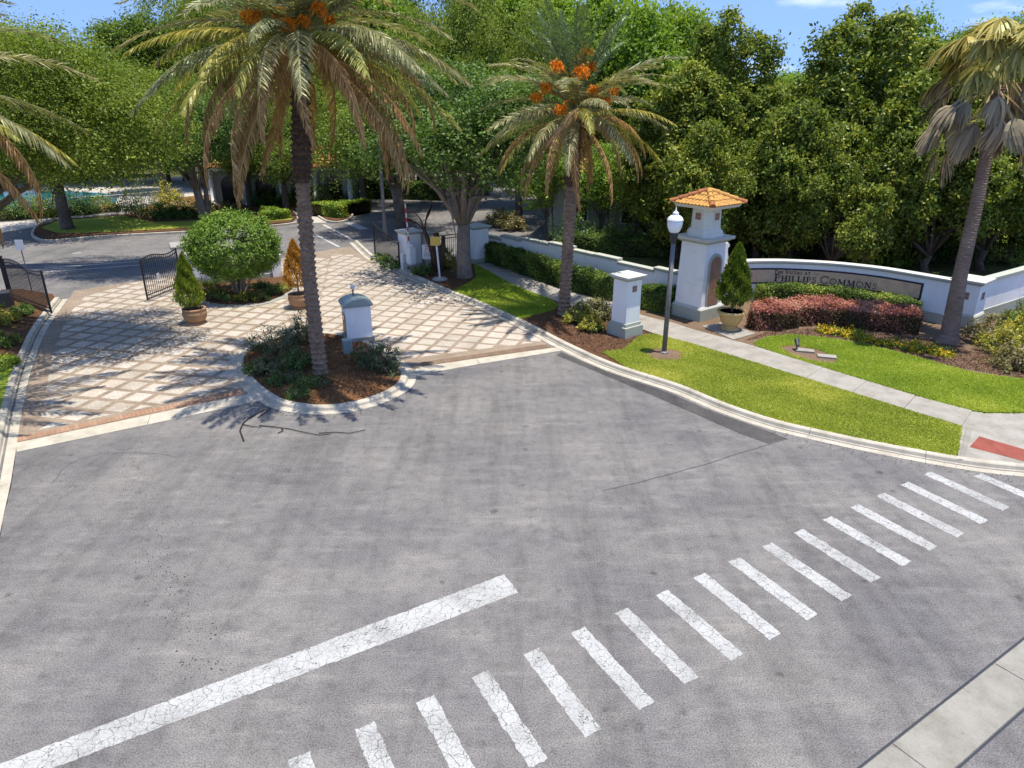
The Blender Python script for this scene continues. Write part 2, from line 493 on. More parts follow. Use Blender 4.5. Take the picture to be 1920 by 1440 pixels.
make_leaf("frond_fangrey", [(0, (.17, .12, .085)), (.5, (.33, .25, .175)), (1, (.54, .42, .29))], 0.25, 0.05, 0.5, 0.15)
make_leaf("frond_fanyellow", [(0, (.17, .15, .04)), (.5, (.33, .29, .07)), (1, (.55, .46, .17))], 0.3, 0.08, 0.4, 0.15)
make_leaf("fruit_orange", [(0, (.50, .13, .01)), (.5, (.72, .24, .015)), (1, (.80, .38, .05))], 0.15, 0.05)

def make_bark(name, lo, hi, stretch=(9, 9, 2.2)):
    m = NT(name)
    n1 = m.noise(m.world(stretch), 1.6, 6.0, 0.7)
    n2 = m.noise(m.world(), 1.3, 3.0)
    c = m.ramp(n1, [(0.3, lo), (0.7, hi)])
    c = m.mix(c, m.ramp(n2, [(0.3, g3(.75)), (0.7, g3(1.15))]), 1.0, 'MULTIPLY')
    m.bsdf(c, 0.95, 0.1, bump=n1, bump_d=0.04, bump_s=0.8)
make_bark("bark_oak", (0.075, 0.055, 0.042), (0.20, 0.16, 0.125))
make_bark("bark_pale", (0.17, 0.13, 0.105), (0.33, 0.265, 0.215))
make_bark("bark_palm", (0.137, 0.089, 0.060), (0.371, 0.268, 0.190), (4, 4, 9))
make_bark("bark_fan", (0.156, 0.105, 0.083), (0.312, 0.226, 0.175), (2.5, 2.5, 16))
make_bark("bark_boot", (0.05, 0.033, 0.022), (0.16, 0.105, 0.07), (6, 6, 6))
make_bark("stem_pale", (0.24, 0.19, 0.14), (0.40, 0.33, 0.25))

# ------------------------------------------------------------------ mesh helpers
ORG = {}

def link(name, me, mat, parent=None, smooth=False, kind=None):
    o = bpy.data.objects.new(name, me)
    COL.objects.link(o)
    if mat is not None and not me.materials:
        me.materials.append(MATS[mat])
    if parent is not None:
        o.parent = parent
    if kind:
        o["kind"] = kind
    if smooth:
        me.polygons.foreach_set("use_smooth", [True] * len(me.polygons))
    return o

def tag(o, label, cat=None, group=None):
    o["label"] = label
    if cat:
        o["category"] = cat
    if group:
        o["group"] = group
    return o

def empty(name, loc, rz=0.0):
    o = bpy.data.objects.new(name, None)
    o.empty_display_size = 0.3
    o.location = loc
    o.rotation_euler = (0, 0, rz)
    COL.objects.link(o)
    ORG[o.name] = np.array(loc, float)
    return o

class MB:
    def __init__(s):
        s.v, s.f = [], []
    def add(s, verts, faces):
        k = len(s.v)
        s.v += [tuple(map(float, p)) for p in verts]
        s.f += [tuple(i + k for i in f) for f in faces]
        return s
    def box(s, c, size, rz=0.0, axes=None):
        x, y, z = size[0] / 2, size[1] / 2, size[2] / 2
        ca, sa = math.cos(rz), math.sin(rz)
        vs = []
        for dz in (-z, z):
            for dx, dy in ((-x, -y), (x, -y), (x, y), (-x, y)):
                vs.append((c[0] + dx * ca - dy * sa, c[1] + dx * sa + dy * ca, c[2] + dz))
        return s.add(vs, [(3, 2, 1, 0), (4, 5, 6, 7), (0, 1, 5, 4), (1, 2, 6, 5), (2, 3, 7, 6), (3, 0, 4, 7)])
    def prism(s, poly, z0, z1):
        n = len(poly)
        a = sum(poly[i][0] * poly[(i + 1) % n][1] - poly[(i + 1) % n][0] * poly[i][1] for i in range(n))
        if a < 0:
            poly = poly[::-1]
        return s.add([(p[0], p[1], z0) for p in poly] + [(p[0], p[1], z1) for p in poly],
                     [tuple(range(n))[::-1], tuple(range(n, 2 * n))] + [(i, (i + 1) % n, n + (i + 1) % n, n + i) for i in range(n)])
    def frustum(s, poly0, z0, poly1, z1):
        n = len(poly0)
        return s.add([(p[0], p[1], z0) for p in poly0] + [(p[0], p[1], z1) for p in poly1],
                     [tuple(range(n))[::-1], tuple(range(n, 2 * n))] + [(i, (i + 1) % n, n + (i + 1) % n, n + i) for i in range(n)])
    def sheet(s, poly, z):
        n = len(poly)
        a = sum(poly[i][0] * poly[(i + 1) % n][1] - poly[(i + 1) % n][0] * poly[i][1] for i in range(n))
        if a < 0:
            poly = poly[::-1]
        return s.add([(p[0], p[1], z) for p in poly], [tuple(range(n))])
    def tube(s, pts, rad, n=8, cap=True):
        pts = [np.array(p, float) for p in pts]
        if not hasattr(rad, '__len__'):
            rad = [rad] * len(pts)
        k0 = len(s.v)
        u = None
        for i, p in enumerate(pts):
            d = pts[min(i + 1, len(pts) - 1)] - pts[max(i - 1, 0)]
            d = d / (np.linalg.norm(d) + 1e-9)
            if u is None:
                u = np.cross(d, (0, 0, 1) if abs(d[2]) < 0.9 else (1, 0, 0))
            u = u - d * np.dot(u, d)
            u /= np.linalg.norm(u) + 1e-9
            w = np.cross(d, u)
            for j in range(n):
                a = 2 * math.pi * j / n
                q = p + rad[i] * (math.cos(a) * u + math.sin(a) * w)
                s.v.append(tuple(map(float, q)))
        for i in range(len(pts) - 1):
            for j in range(n):
                a, b2 = k0 + i * n + j, k0 + i * n + (j + 1) % n
                s.f.append((a, b2, b2 + n, a + n))
        if cap:
            s.f.append(tuple(k0 + j for j in range(n))[::-1])
            s.f.append(tuple(k0 + (len(pts) - 1) * n + j for j in range(n)))
        return s
    def lathe(s, c, prof, n=24):
        k0 = len(s.v)
        for r, z in prof:
            for j in range(n):
                a = 2 * math.pi * j / n
                s.v.append((c[0] + r * math.cos(a), c[1] + r * math.sin(a), c[2] + z))
        for i in range(len(prof) - 1):
            for j in range(n):
                a, b2 = k0 + i * n + j, k0 + i * n + (j + 1) % n
                s.f.append((a, b2, b2 + n, a + n))
        s.f.append(tuple(k0 + j for j in range(n))[::-1])
        s.f.append(tuple(k0 + (len(prof) - 1) * n + j for j in range(n)))
        return s
    def build(s, name, mat, parent=None, smooth=False, kind=None, org=None, bevel=0.0):
        me = bpy.data.meshes.new(name)
        o = org
        if o is None:
            root = parent
            while root is not None and root.parent is not None:
                root = root.parent
            o = ORG.get(root.name, np.zeros(3)) if root is not None else np.zeros(3)
        me.from_pydata([(p[0] - o[0], p[1] - o[1], p[2] - o[2]) for p in s.v], [], s.f)
        me.update()
        ob = link(name, me, mat, parent, smooth, kind)
        if bevel > 0:
            bv = ob.modifiers.new("bevel", 'BEVEL')
            bv.width = bevel
            bv.segments = 2
            bv.limit_method = 'ANGLE'
            bv.angle_limit = math.radians(40)
        return ob

def fast_mesh(name, V, nper, rnd=None):
    """V: (n*nper,3) vertices, faces of nper consecutive vertices"""
    n = len(V) // nper
    me = bpy.data.meshes.new(name)
    me.vertices.add(len(V))
    me.vertices.foreach_set("co", np.ascontiguousarray(V, dtype=np.float32).ravel())
    me.loops.add(n * nper)
    me.loops.foreach_set("vertex_index", np.arange(n * nper, dtype=np.int32))
    me.polygons.add(n)
    me.polygons.foreach_set("loop_start", np.arange(0, n * nper, nper, dtype=np.int32))
    me.update(calc_edges=True)
    if rnd is not None:
        at = me.attributes.new("rnd", 'FLOAT', 'FACE')
        at.data.foreach_set("value", np.ascontiguousarray(rnd, dtype=np.float32))
    return me

def unit(v):
    return v / (np.linalg.norm(v, axis=-1, keepdims=True) + 1e-9)

def leaf_quads(P, N, L, W, T=None, fold=0.12):
    n = len(P)
    N = unit(N)
    if T is None:
        T = rng.normal(size=(n, 3))
    T = unit(T - N * (T * N).sum(1, keepdims=True))
    B = np.cross(N, T)
    L = np.broadcast_to(np.asarray(L, float), (n,))[:, None]
    W = np.broadcast_to(np.asarray(W, float), (n,))[:, None]
    V = np.empty((n, 4, 3))
    V[:, 0] = P - T * L * .5
    V[:, 1] = P + B * W * .5 + N * W * fold
    V[:, 2] = P + T * L * .5 - N * L * .08
    V[:, 3] = P - B * W * .5 + N * W * fold
    return V.reshape(-1, 3)

def sphere_pts(n):
    return unit(rng.normal(size=(n, 3)))

# ================================================================== SETTING
Z_ROAD = 0.0
Z_LAWN = 0.115

# ---- ground out to the horizon, and the asphalt
gb = MB().sheet([(-400, -60), (400, -60), (400, 700), (-400, 700)], -0.06)
gr = gb.build("ground", "wild_ground")
gr["kind"] = "structure"
gr["label"] = "green and brown ground under the trees reaching to the horizon"

road = MB().sheet([(-60, -20), (60, -20), (60, 30.5), (26, 27.3), (12, 27), (2, 32), (0, 43), (8, 60), (10, 120), (-12, 120), (-20, 66), (-60, 66)], Z_ROAD).build("road", "asphalt")
road["kind"] = "structure"
road["label"] = "weathered grey asphalt road with white markings"

def on_road(name, pts, mat, z=0.004, px=True, parent=road):
    p = GP(pts, z) if px else pts
    return MB().sheet(p, z).build(name, mat, parent)

def ragged(P, step=.07, amp=.008):
    out = []
    for i in range(len(P)):
        a, b2 = np.array(P[i]), np.array(P[(i + 1) % len(P)])
        m_ = max(2, int(np.linalg.norm(b2 - a) / step))
        for k_ in range(m_):
            out.append(tuple(a + (b2 - a) * k_ / m_ + rng.normal(size=2) * amp))
    return out
# ---- stop line and crosswalk bars
S1, S2, S3, S4 = G(945, 1077), G(973, 1111), G(100, 1440), G(8, 1429)
e1 = np.array(S4) - np.array(S1)
e2 = np.array(S3) - np.array(S2)
def ext(a, d, k):
    return (a[0] + d[0] * k, a[1] + d[1] * k)
on_road("stop_line", ragged([S1, S2, ext(S2, e2, 1.6), ext(S1, e1, 1.6)]), "road_paint", px=False)
K = CAM_H
bx0, by0, bang, bsp, bL, bw, bsk, brow = 0.0214 * K, 1.0835 * K, -1.079, 0.1135 * K, 0.2222 * K, 0.0359 * K, 0.534, 0.5503
for k in range(-5, 14):
    ox, oy = bx0 + math.cos(brow) * bsp * k, by0 + math.sin(brow) * bsp * k
    if k == 13:
        ox, oy = G(1826, 893)
    jl, ja = random.uniform(-.03, .03), random.uniform(-.012, .012)
    dl = (math.cos(bang + ja) * (bL + jl), math.sin(bang + ja) * (bL + jl))
    dw = (math.cos(bsk) * bw, math.sin(bsk) * bw)
    on_road("crosswalk_bar", ragged([(ox, oy), (ox + dw[0], oy + dw[1]), (ox + dw[0] + dl[0], oy + dw[1] + dl[1]), (ox + dl[0], oy + dl[1])]), "road_paint", px=False)

# darker asphalt repair along the gutter
on_road("repair_patch", [(1052, 660), (1135, 696), (1255, 737), (1335, 771), (1432, 805), (1475, 822), (1440, 832), (1385, 812), (1250, 753), (1130, 702), (1043, 666)], "asphalt_patch")
# crack-like seam across the asphalt
def seam(pts, w, z=0.003, name="asphalt_seam", mat="metal_dark"):
    p = smooth_path(GP(pts, z), 0.3)
    nn = normals2(p)
    jit = rng.normal(size=(len(p), 1)) * 0.012
    a = p + nn * (w / 2) + nn * jit
    b2 = p - nn * (w / 2) + nn * jit
    mb = MB()
    for i in range(len(p) - 1):
        mb.add([(*a[i], z), (*b2[i], z), (*b2[i + 1], z), (*a[i + 1], z)], [(0, 1, 2, 3)])
    return mb.build(name, mat, road)
seam([(1475, 823), (1400, 846), (1300, 877), (1220, 899), (1130, 920)], 0.022)
seam([(28, 850), (20, 905), (8, 960), (0, 1002), (-30, 1180)], 0.03)
seam([(100, 905), (130, 870), (200, 850), (290, 850), (330, 858)], 0.012)

# concrete valley strip in the lower corner
vs_a, vs_b = GP([(1612, 1440), (1920, 1198)]), GP([(1795, 1440), (1920, 1320)])
da = np.array(vs_a[1]) - np.array(vs_a[0]); da /= np.linalg.norm(da)
wid = abs(np.cross(da, np.array(vs_b[0]) - np.array(vs_a[0])))
nr = np.array([da[1], -da[0]])
jt = np.array(G(1862, 1243))
s0 = float(np.dot(jt - np.array(vs_a[0]), da))
vroot = None
for i in range(-3, 5):
    a0 = np.array(vs_a[0]) + da * (s0 + i * 3.05 + 0.012)
    a1 = np.array(vs_a[0]) + da * (s0 + (i + 1) * 3.05 - 0.012)
    o = MB().prism([tuple(a0 + nr * .02), tuple(a1 + nr * .02), tuple(a1 + nr * (wid - .02)), tuple(a0 + nr * (wid - .02))], -0.02, 0.012).build("concrete_slab", "concrete", None if vroot is None else vroot, bevel=0.006)
    if vroot is None:
        vroot = o
        o.name = "concrete_strip"
        o["kind"] = "structure"
        o["label"] = "pale concrete strip crossing the road near the crosswalk"
for sgn, off in ((1, -0.008), (1, wid + 0.008)):
    p0 = np.array(vs_a[0]) + nr * off - da * 4
    p1 = np.array(vs_a[0]) + nr * off + da * 14
    MB().sheet([tuple(p0 - nr * .018), tuple(p1 - nr * .018), tuple(p1 + nr * .018), tuple(p0 + nr * .018)], 0.003).build("joint", "metal_dark", road)

# ---- kerbs: swept profile cut into sections
def kerb(name, path, side, label, prof=None, sec=3.0, mat="concrete_kerb", closed=False):
    """path = road-side edge of the gutter; side=+1 body to the left of travel"""
    if prof is None:
        prof = [(0.0, -0.03), (0.0, 0.008), (0.30, -0.002), (0.335, 0.015), (0.365, 0.105), (0.40, 0.128), (0.53, 0.132), (0.555, 0.12), (0.56, -0.03)]
    nn = normals2(path) * side
    if closed:
        d = np.roll(path, -1, 0) - np.roll(path, 1, 0)
        d /= np.linalg.norm(d, axis=1)[:, None]
        nn = np.c_[-d[:, 1], d[:, 0]] * side
        path = np.vstack([path, path[:1]])
        nn = np.vstack([nn, nn[:1]])
    step = np.linalg.norm(path[1] - path[0])
    per = max(2, int(round(sec / step)))
    root = None
    for i in range(0, len(path) - 1, per):
        seg = path[i:i + per + 1].copy()
        sn = nn[i:i + per + 1]
        if len(seg) < 2:
            break
        if i > 0:
            t = seg[1] - seg[0]
            seg[0] = seg[0] + t / np.linalg.norm(t) * 0.012
        mb = MB()
        m = len(prof)
        vs = []
        for p, q in zip(seg, sn):
            vs += [(p[0] + q[0] * o, p[1] + q[1] * o, z) for o, z in prof]
        fs = []
        for a in range(len(seg) - 1):
            for b2 in range(m - 1):
                q = (a * m + b2, a * m + b2 + 1, (a + 1) * m + b2 + 1, (a + 1) * m + b2)
                fs.append(q if side < 0 else q[::-1])
        fs.append(tuple(range(m)) if side > 0 else tuple(range(m))[::-1])
        e = (len(seg) - 1) * m
        fs.append(tuple(range(e, e + m))[::-1] if side > 0 else tuple(range(e, e + m)))
        mb.add(vs, fs)
        o = mb.build("kerb_section", mat, root)
        if root is None:
            root = o
            o.name = name
            o["kind"] = "structure"
            o["label"] = label
    return root

RK_PX = [(655, 455), (670, 470), (693, 489), (753, 517), (827, 550), (893, 577), (970, 613), (1047, 654), (1135, 694), (1255, 734), (1335, 768), (1432, 802), (1520, 824), (1645, 851), (1802, 880), (1920, 894), (2080, 905)]
RK = smooth_path(GP(RK_PX), 0.25)
kerb("kerb", RK, 1, "pale concrete kerb and gutter curving round the lawn by the sign wall")
LK_PX = [(-60, 1400), (-30, 1180), (0, 1000), (20, 905), (30, 842), (42, 770), (60, 690), (86, 622), (112, 582), (128, 560)]
LK = smooth_path(GP(LK_PX), 0.25)
kerb("kerb", LK, 1, "concrete kerb along the drive beside the gate hung on a dark post")
RKn, LKn = normals2(RK), normals2(LK)
RK_BACK = RK + RKn * 0.555
LK_BACK = LK + LKn * 0.555

# ---- paver driveway
drv = MB().sheet(GP([(27, 838), (448, 752), (600, 728), (800, 689), (1047, 657), (970, 613), (893, 577), (827, 550), (753, 517), (693, 489), (655, 462), (560, 478), (420, 505), (250, 528), (140, 545), (112, 582), (86, 622), (60, 690), (42, 770)], 0.004), 0.004).build("driveway", "paver_band")
drv["kind"] = "structure"
drv["label"] = "tan paver driveway with a diamond pattern of pale squares"

# island outlines (outer kerb edge)
ISL1_PX = [(429, 689), (442, 714), (469, 741), (504, 763), (546, 773.5), (598, 778), (650, 773.5), (702, 762), (744, 745), (771, 727), (780, 710), (775, 695), (758, 679), (735, 661), (700, 640), (650, 626), (590, 622), (520, 630), (465, 648), (436, 668)]
ISL1 = np.array(GP(ISL1_PX))
def close_smooth(P, step):
    P = list(map(tuple, P))
    return smooth_path(P[-2:] + P + P[:2], step)
def ring(P, step=0.2):
    n = len(P)
    P = np.asarray(P)
    out = []
    for i in range(n):
        p0, p1, p2, p3 = P[(i - 1) % n], P[i], P[(i + 1) % n], P[(i + 2) % n]
        for t in np.linspace(0, 1, 12, endpoint=False):
            out.append(0.5 * ((2 * p1) + (-p0 + p2) * t + (2 * p0 - 5 * p1 + 4 * p2 - p3) * t * t + (-p0 + 3 * p1 - 3 * p2 + p3) * t ** 3))
    out = np.array(out + [out[0]])
    s = np.r_[0, np.cumsum(np.linalg.norm(np.diff(out, axis=0), axis=1))]
    m = int(s[-1] / step)
    t = np.linspace(0, s[-1], m, endpoint=False)
    return np.c_[np.interp(t, s, out[:, 0]), np.interp(t, s, out[:, 1])]
ISL1R = ring(ISL1)
if sum(ISL1R[i - 1][0] * ISL1R[i][1] - ISL1R[i][0] * ISL1R[i - 1][1] for i in range(len(ISL1R))) < 0:
    ISL1R = ISL1R[::-1]
IPROF = [(0.0, -0.03), (0.0, 0.012), (0.24, 0.004), (0.265, 0.02), (0.29, 0.10), (0.33, 0.125), (0.50, 0.13), (0.53, 0.11), (0.535, -0.03)]
kerb("island_kerb", ISL1R, 1, "ring of pale concrete kerb round the palm island", IPROF, 1.9, closed=True)
dI = np.roll(ISL1R, -1, 0) - np.roll(ISL1R, 1, 0)
dI /= np.linalg.norm(dI, axis=1)[:, None]
ISL1_IN = ISL1R + np.c_[-dI[:, 1], dI[:, 0]] * 0.525

# concrete header bands in front of the pavers
def slab(name, poly, z0, z1, mat, parent=None, bevel=0.0, label=None, kind="structure"):
    o = MB().prism(list(map(tuple, poly)), z0, z1).build(name, mat, parent, bevel=bevel)
    if parent is None:
        o["kind"] = kind
        o["label"] = label
    return o
hl = slab("header_strip", GP([(32, 848), (29, 832), (282, 778), (276, 797)]), 0, 0.016, "concrete_kerb", label="pale concrete edging between asphalt and the pavers of the shaded lane")
slab("concrete_slab", GP([(277, 797), (283, 778), (470, 739), (486, 752)]), 0, 0.016, "concrete_kerb", hl)
hr = slab("header_strip", GP([(900, 683), (893, 673), (1045, 652), (1053, 658)]), 0, 0.016, "concrete_kerb", label="pale concrete edging between asphalt and the sunlit pavers beside the lawn")
slab("concrete_slab", GP([(770, 706), (782, 690), (892, 673.2), (899, 683)]), 0, 0.016, "concrete_kerb", hr)

# brick soldier course behind each header
brick_me = None
def soldier(p0, p1, depth, parent, pitch=0.118):
    global brick_me
    p0, p1 = np.array(p0), np.array(p1)
    d = p1 - p0
    Ln = np.linalg.norm(d)
    d /= Ln
    n2 = np.array([-d[1], d[0]])
    cnt = int(Ln / pitch)
    ang = math.atan2(d[1], d[0])
    if brick_me is None:
        mb = MB()
        x, y, z, bv = 0.048, 0.5, 0.016, 0.008
        lo = [(-x, -y), (x, -y), (x, y), (-x, y)]
        hi = [(-x + bv, -y + bv), (x - bv, -y + bv), (x - bv, y - bv), (-x + bv, y - bv)]
        mb.frustum(lo, 0.0, lo, z - .004)
        mb.frustum(lo, z - .004, hi, z)
        t = mb.build("brick", "paver_red", parent, org=np.zeros(3))
        brick_me = t.data
        bpy.data.objects.remove(t)
    for i in range(cnt):
        c = p0 + d * (i + .5) * pitch + n2 * depth * .5
        o = bpy.data.objects.new("brick", brick_me)
        COL.objects.link(o)
        o.parent = parent
        o.location = (c[0], c[1], 0.0045 + random.uniform(-.001, .002))
        o.rotation_euler = (0, 0, ang)
        o.scale = (1, depth, 1)
soldier(G(33, 829), G(462, 737), 0.36, drv)
soldier(G(795, 686), G(1036, 651), 0.40, drv)

# pale square panels on the lattice of each lane
def clip(poly, P):
    """Sutherland-Hodgman: polygon P clipped by convex counter-clockwise poly"""
    out = list(P)
    n = len(poly)
    for i in range(n):
        a, b2 = np.array(poly[i]), np.array(poly[(i + 1) % n])
        inp, out = out, []
        if not inp:
            return []
        f = lambda p: (b2[0] - a[0]) * (p[1] - a[1]) - (b2[1] - a[1]) * (p[0] - a[0])
        for j in range(len(inp)):
            p, q = np.array(inp[j - 1]), np.array(inp[j])
            fp, fq = f(p), f(q)
            if fq >= 0:
                if fp < 0:
                    out.append(tuple(p + (q - p) * fp / (fp - fq)))
                out.append(tuple(q))
            elif fp >= 0:
                out.append(tuple(p + (q - p) * fp / (fp - fq)))
    return out
LANE_L = GP([(72, 806), (455, 727), (560, 690), (600, 560), (620, 478), (420, 508), (250, 530), (160, 556), (128, 590), (100, 660)])
LANE_R = GP([(770, 672), (1020, 640), (955, 608), (893, 582), (827, 555), (753, 522), (693, 494), (660, 478), (622, 478), (601, 560), (590, 640)])
PANELS = []
npan = 0
def panels(lane, o, ang, e, jr):
    global npan
    a = np.array([math.cos(ang), math.sin(ang)])
    b2 = np.array([-a[1], a[0]])
    hs = 0.315
    for i in range(-24, 25):
        for j in range(-24, 25):
            c = np.array(o) + a * e * i + b2 * e * j
            if inside(ISL1_IN, [c])[0]:
                continue
            sq = [tuple(c - a * hs - b2 * hs), tuple(c + a * hs - b2 * hs), tuple(c + a * hs + b2 * hs), tuple(c - a * hs + b2 * hs)]
            cl = clip(lane, sq)
            if len(cl) < 3:
                continue
            area = 0.5 * abs(sum(cl[k][0] * cl[(k + 1) % len(cl)][1] - cl[(k + 1) % len(cl)][0] * cl[k][1] for k in range(len(cl))))
            if area < 0.05:
                continue
            cc = np.array(cl).mean(0)
            small = [tuple(np.array(p) + (cc - np.array(p)) * 0.025) for p in cl]
            PANELS.append((float(cc[1]) + .15 * abs(float(cc[0])), cl, small))
def ccw(P):
    a = sum(P[i][0] * P[(i + 1) % len(P)][1] - P[(i + 1) % len(P)][0] * P[i][1] for i in range(len(P)))
    return P if a > 0 else P[::-1]
def hull(P):
    P = sorted(map(tuple, P))
    def half(Q):
        h = []
        for p in Q:
            while len(h) > 1 and (h[-1][0] - h[-2][0]) * (p[1] - h[-2][1]) - (h[-1][1] - h[-2][1]) * (p[0] - h[-2][0]) <= 0:
                h.pop()
            h.append(p)
        return h
    return half(P)[:-1] + half(P[::-1])[:-1]
panels(hull(LANE_L), (-12.8056, 22.2986), LAT_ANG_L, 0.845, 0)
panels(hull(LANE_R), (-2.629, 26.770), LAT_ANG_R, 0.80, 0)
PANELS.sort(key=lambda q: q[0])
rest = MB()
for i, (_, cl, small) in enumerate(PANELS):
    mb = MB() if i < 298 else rest
    mb.frustum(cl, 0.002, cl, 0.0075)
    mb.frustum(cl, 0.0075, small, 0.011)
    if i < 298:
        mb.build("paver", "paver_light", drv)
far_field = rest.build("paver_field", "paver_light", drv)
far_field["kind"] = "stuff"

# ---- lawns, beds and walk on the sign side
def pxpath(pts, z=Z_LAWN):
    return [G(*p, z) for p in pts]
# index of kerb path nearest a pixel
def k_near(path, px, py):
    g = np.array(G(px, py))
    return int(np.argmin(((path - g) ** 2).sum(1)))
i0, i1, i2, i3 = k_near(RK, 885, 575), k_near(RK, 1010, 635), k_near(RK, 1160, 702), k_near(RK, 1795, 879)
WALK_LO = [(880, 489), (922, 512), (970, 537), (1050, 567), (1130, 590), (1225, 625), (1285, 641), (1350, 660), (1435, 686), (1600, 737), (1700, 768), (1803, 799)]
WALK_UP = [(905, 486), (960, 507), (1047, 541), (1130, 561), (1200, 590), (1260, 605), (1300, 618), (1385, 641), (1420, 651), (1552, 692), (1660, 725), (1737, 748), (1822, 770)]
lo = smooth_path(pxpath(WALK_LO), 0.2)
up = smooth_path(pxpath(WALK_UP), 0.2)
def resamp(p, n):
    s = np.r_[0, np.cumsum(np.linalg.norm(np.diff(p, axis=0), axis=1))]
    t = np.linspace(0, s[-1], n)
    return np.c_[np.interp(t, s, p[:, 0]), np.interp(t, s, p[:, 1])]
nslab = 17
LO, UP = resamp(lo, nslab * 4 + 1), resamp(up, nslab * 4 + 1)
walk = None
for i in range(nslab):
    a, b2 = LO[i * 4:i * 4 + 5].copy(), UP[i * 4:i * 4 + 5].copy()
    a[0] += (a[1] - a[0]) * .025
    b2[0] += (b2[1] - b2[0]) * .025
    o = MB().prism([tuple(p) for p in a] + [tuple(p) for p in b2[::-1]], 0.0, Z_LAWN + 0.02 + random.uniform(-.003, .003)).build("sidewalk_slab", "concrete_walk", walk, bevel=0.008)
    if walk is None:
        walk = o
        o.name = "sidewalk"
        o["kind"] = "structure"
        o["label"] = "pale concrete sidewalk running past the tower and sign wall"

# grass verge between kerb and walk
verge_poly = [tuple(p) for p in RK_BACK[i2:i3 + 1]] + [G(1797, 843, Z_LAWN), G(1803, 800, Z_LAWN)] + [tuple(p) for p in LO[::-1] if p[0] > G(1215, 622, Z_LAWN)[0] and p[0] < G(1800, 798, Z_LAWN)[0]] + pxpath([(1200, 630), (1168, 655), (1130, 660)])
verge_poly = [p for p in verge_poly]
bedsoil = slab("planting_bed", [tuple(p) for p in RK_BACK[k_near(RK, 700, 493):i3 + 1]] + [tuple(p) for p in LO[::-1]], -0.02, Z_LAWN - 0.03, "mulch", label="brown mulch bed between kerb and sidewalk under the palm")
verge = slab("lawn", verge_poly, 0, Z_LAWN, "lawn", label="sunlit yellow-green grass verge between kerb and sidewalk")
lawn2_poly = [tuple(p) for p in RK_BACK[k_near(RK, 850, 560):k_near(RK, 962, 610)]] + pxpath([(1000, 590), (1040, 580), (1045, 572)]) + [tuple(p) for p in LO[::-1] if G(885, 492, Z_LAWN)[0] < p[0] < G(1040, 560, Z_LAWN)[0]] + pxpath([(893, 520), (880, 530), (850, 545)])
lawn2 = slab("lawn", lawn2_poly, 0, Z_LAWN, "lawn_bright", label="shaded grass between the oak and the orange-fruited palm by the hedge")

# sign-side bed and front lawn
back_bed = [tuple(p) for p in UP] + pxpath([(1840, 775), (1920, 775), (2050, 770), (2050, 560), (1830, 560), (1500, 540), (1200, 520), (1000, 470), (905, 455), (890, 480)], 0.0)
slab("planting_bed", back_bed, -0.02, Z_LAWN + 0.005, "mulch_pale", label="brown mulch bed in front of the curved sign wall")
front_lawn = [tuple(p) for p in UP if p[0] > G(1412, 648, Z_LAWN)[0]] + pxpath([(1850, 773), (1920, 773), (2050, 765), (2050, 735), (1920, 712), (1830, 700), (1780, 688), (1700, 665), (1620, 645), (1540, 633), (1480, 628), (1440, 632), (1415, 642)], 0.13)
flawn = slab("lawn", front_lawn, 0, Z_LAWN + 0.022, "lawn_bright", label="bright green curved lawn in front of the flower bed")

# corner ramp with red tactile strip
ramp = slab("ramp", GP([(1803, 800), (1822, 770), (1850, 774), (1920, 772), (2100, 790), (2100, 905), (1960, 880), (1920, 871), (1870, 864), (1795, 862)], 0.1), 0, 0.1, "concrete_walk", label="pale concrete corner ramp at the crosswalk")
tp = slab("tactile_strip", GP([(1836, 818), (1818, 838), (1925, 866), (2060, 885), (2060, 868), (1930, 845)], 0.104), 0.06, 0.105, "dome_red", ramp)
dm = MB()
ta, tb, td = [np.array(G(*q, .104)) for q in ((1836, 819), (1930, 846), (1820, 837))]
for i in range(24):
    for j in range(8):
        c_ = ta + (tb - ta) * (i + .6) / 24 * 1.0 + (td - ta) * (j + .6) / 8.4
        dm.lathe((c_[0], c_[1], .104), [(.018, 0), (.012, .007), (.004, .009)], 6)
dmo = dm.build("tactile_domes", "dome_red", tp)
dmo["kind"] = "stuff"
# ramp flare slab edge
MB().prism(GP([(1798, 861), (1812, 801), (1824, 803), (1807, 862)], 0.118), 0.0, 0.122).build("ramp_edge", "concrete", ramp, bevel=0.01)

# left planting strip beyond the left kerb
lb = [tuple(p) for p in LK_BACK[::-1]] + GP([(-250, 1300), (-700, 900), (-400, 560), (40, 545), (100, 555)])
slab("planting_bed", lb, -0.02, 0.1, "mulch", label="dark mulch bed outside the kerb of the shaded lane")
slab("lawn", [tuple(p) for p in LK_BACK[k_near(LK, 60, 690):k_near(LK, 10, 950):-1]] + GP([(-300, 960), (-300, 690), (-20, 640)], .1), 0.0, 0.118, "lawn_bright", label="green grass strip outside the shaded lane kerb")

# palm island fill
isl = slab("planting_bed", [tuple(p) for p in ISL1_IN], -0.02, 0.10, "mulch_straw", label="rust brown straw mulch inside the palm island")

# bush island
ISL2_PX = [(383, 520), (372, 545), (380, 562), (410, 570), (445, 571), (495, 566), (533, 552), (549, 540), (535, 524), (512, 514), (450, 512)]
ISL2 = ring(np.array(GP(ISL2_PX)))
isl2 = slab("planting_bed", [tuple(p) for p in ISL2], -0.02, 0.09, "mulch", label="dark leafy bed under the round clipped bush")
band = smooth_path(GP([(383, 572), (440, 577), (498, 571), (540, 556), (556, 541)]), 0.25)
bn = normals2(band)
slab("edging", [tuple(p) for p in band] + [tuple(p) for p in (band + bn * 0.32)[::-1]], -0.02, 0.03, "concrete_grey", label="grey concrete edging before the bush bed")

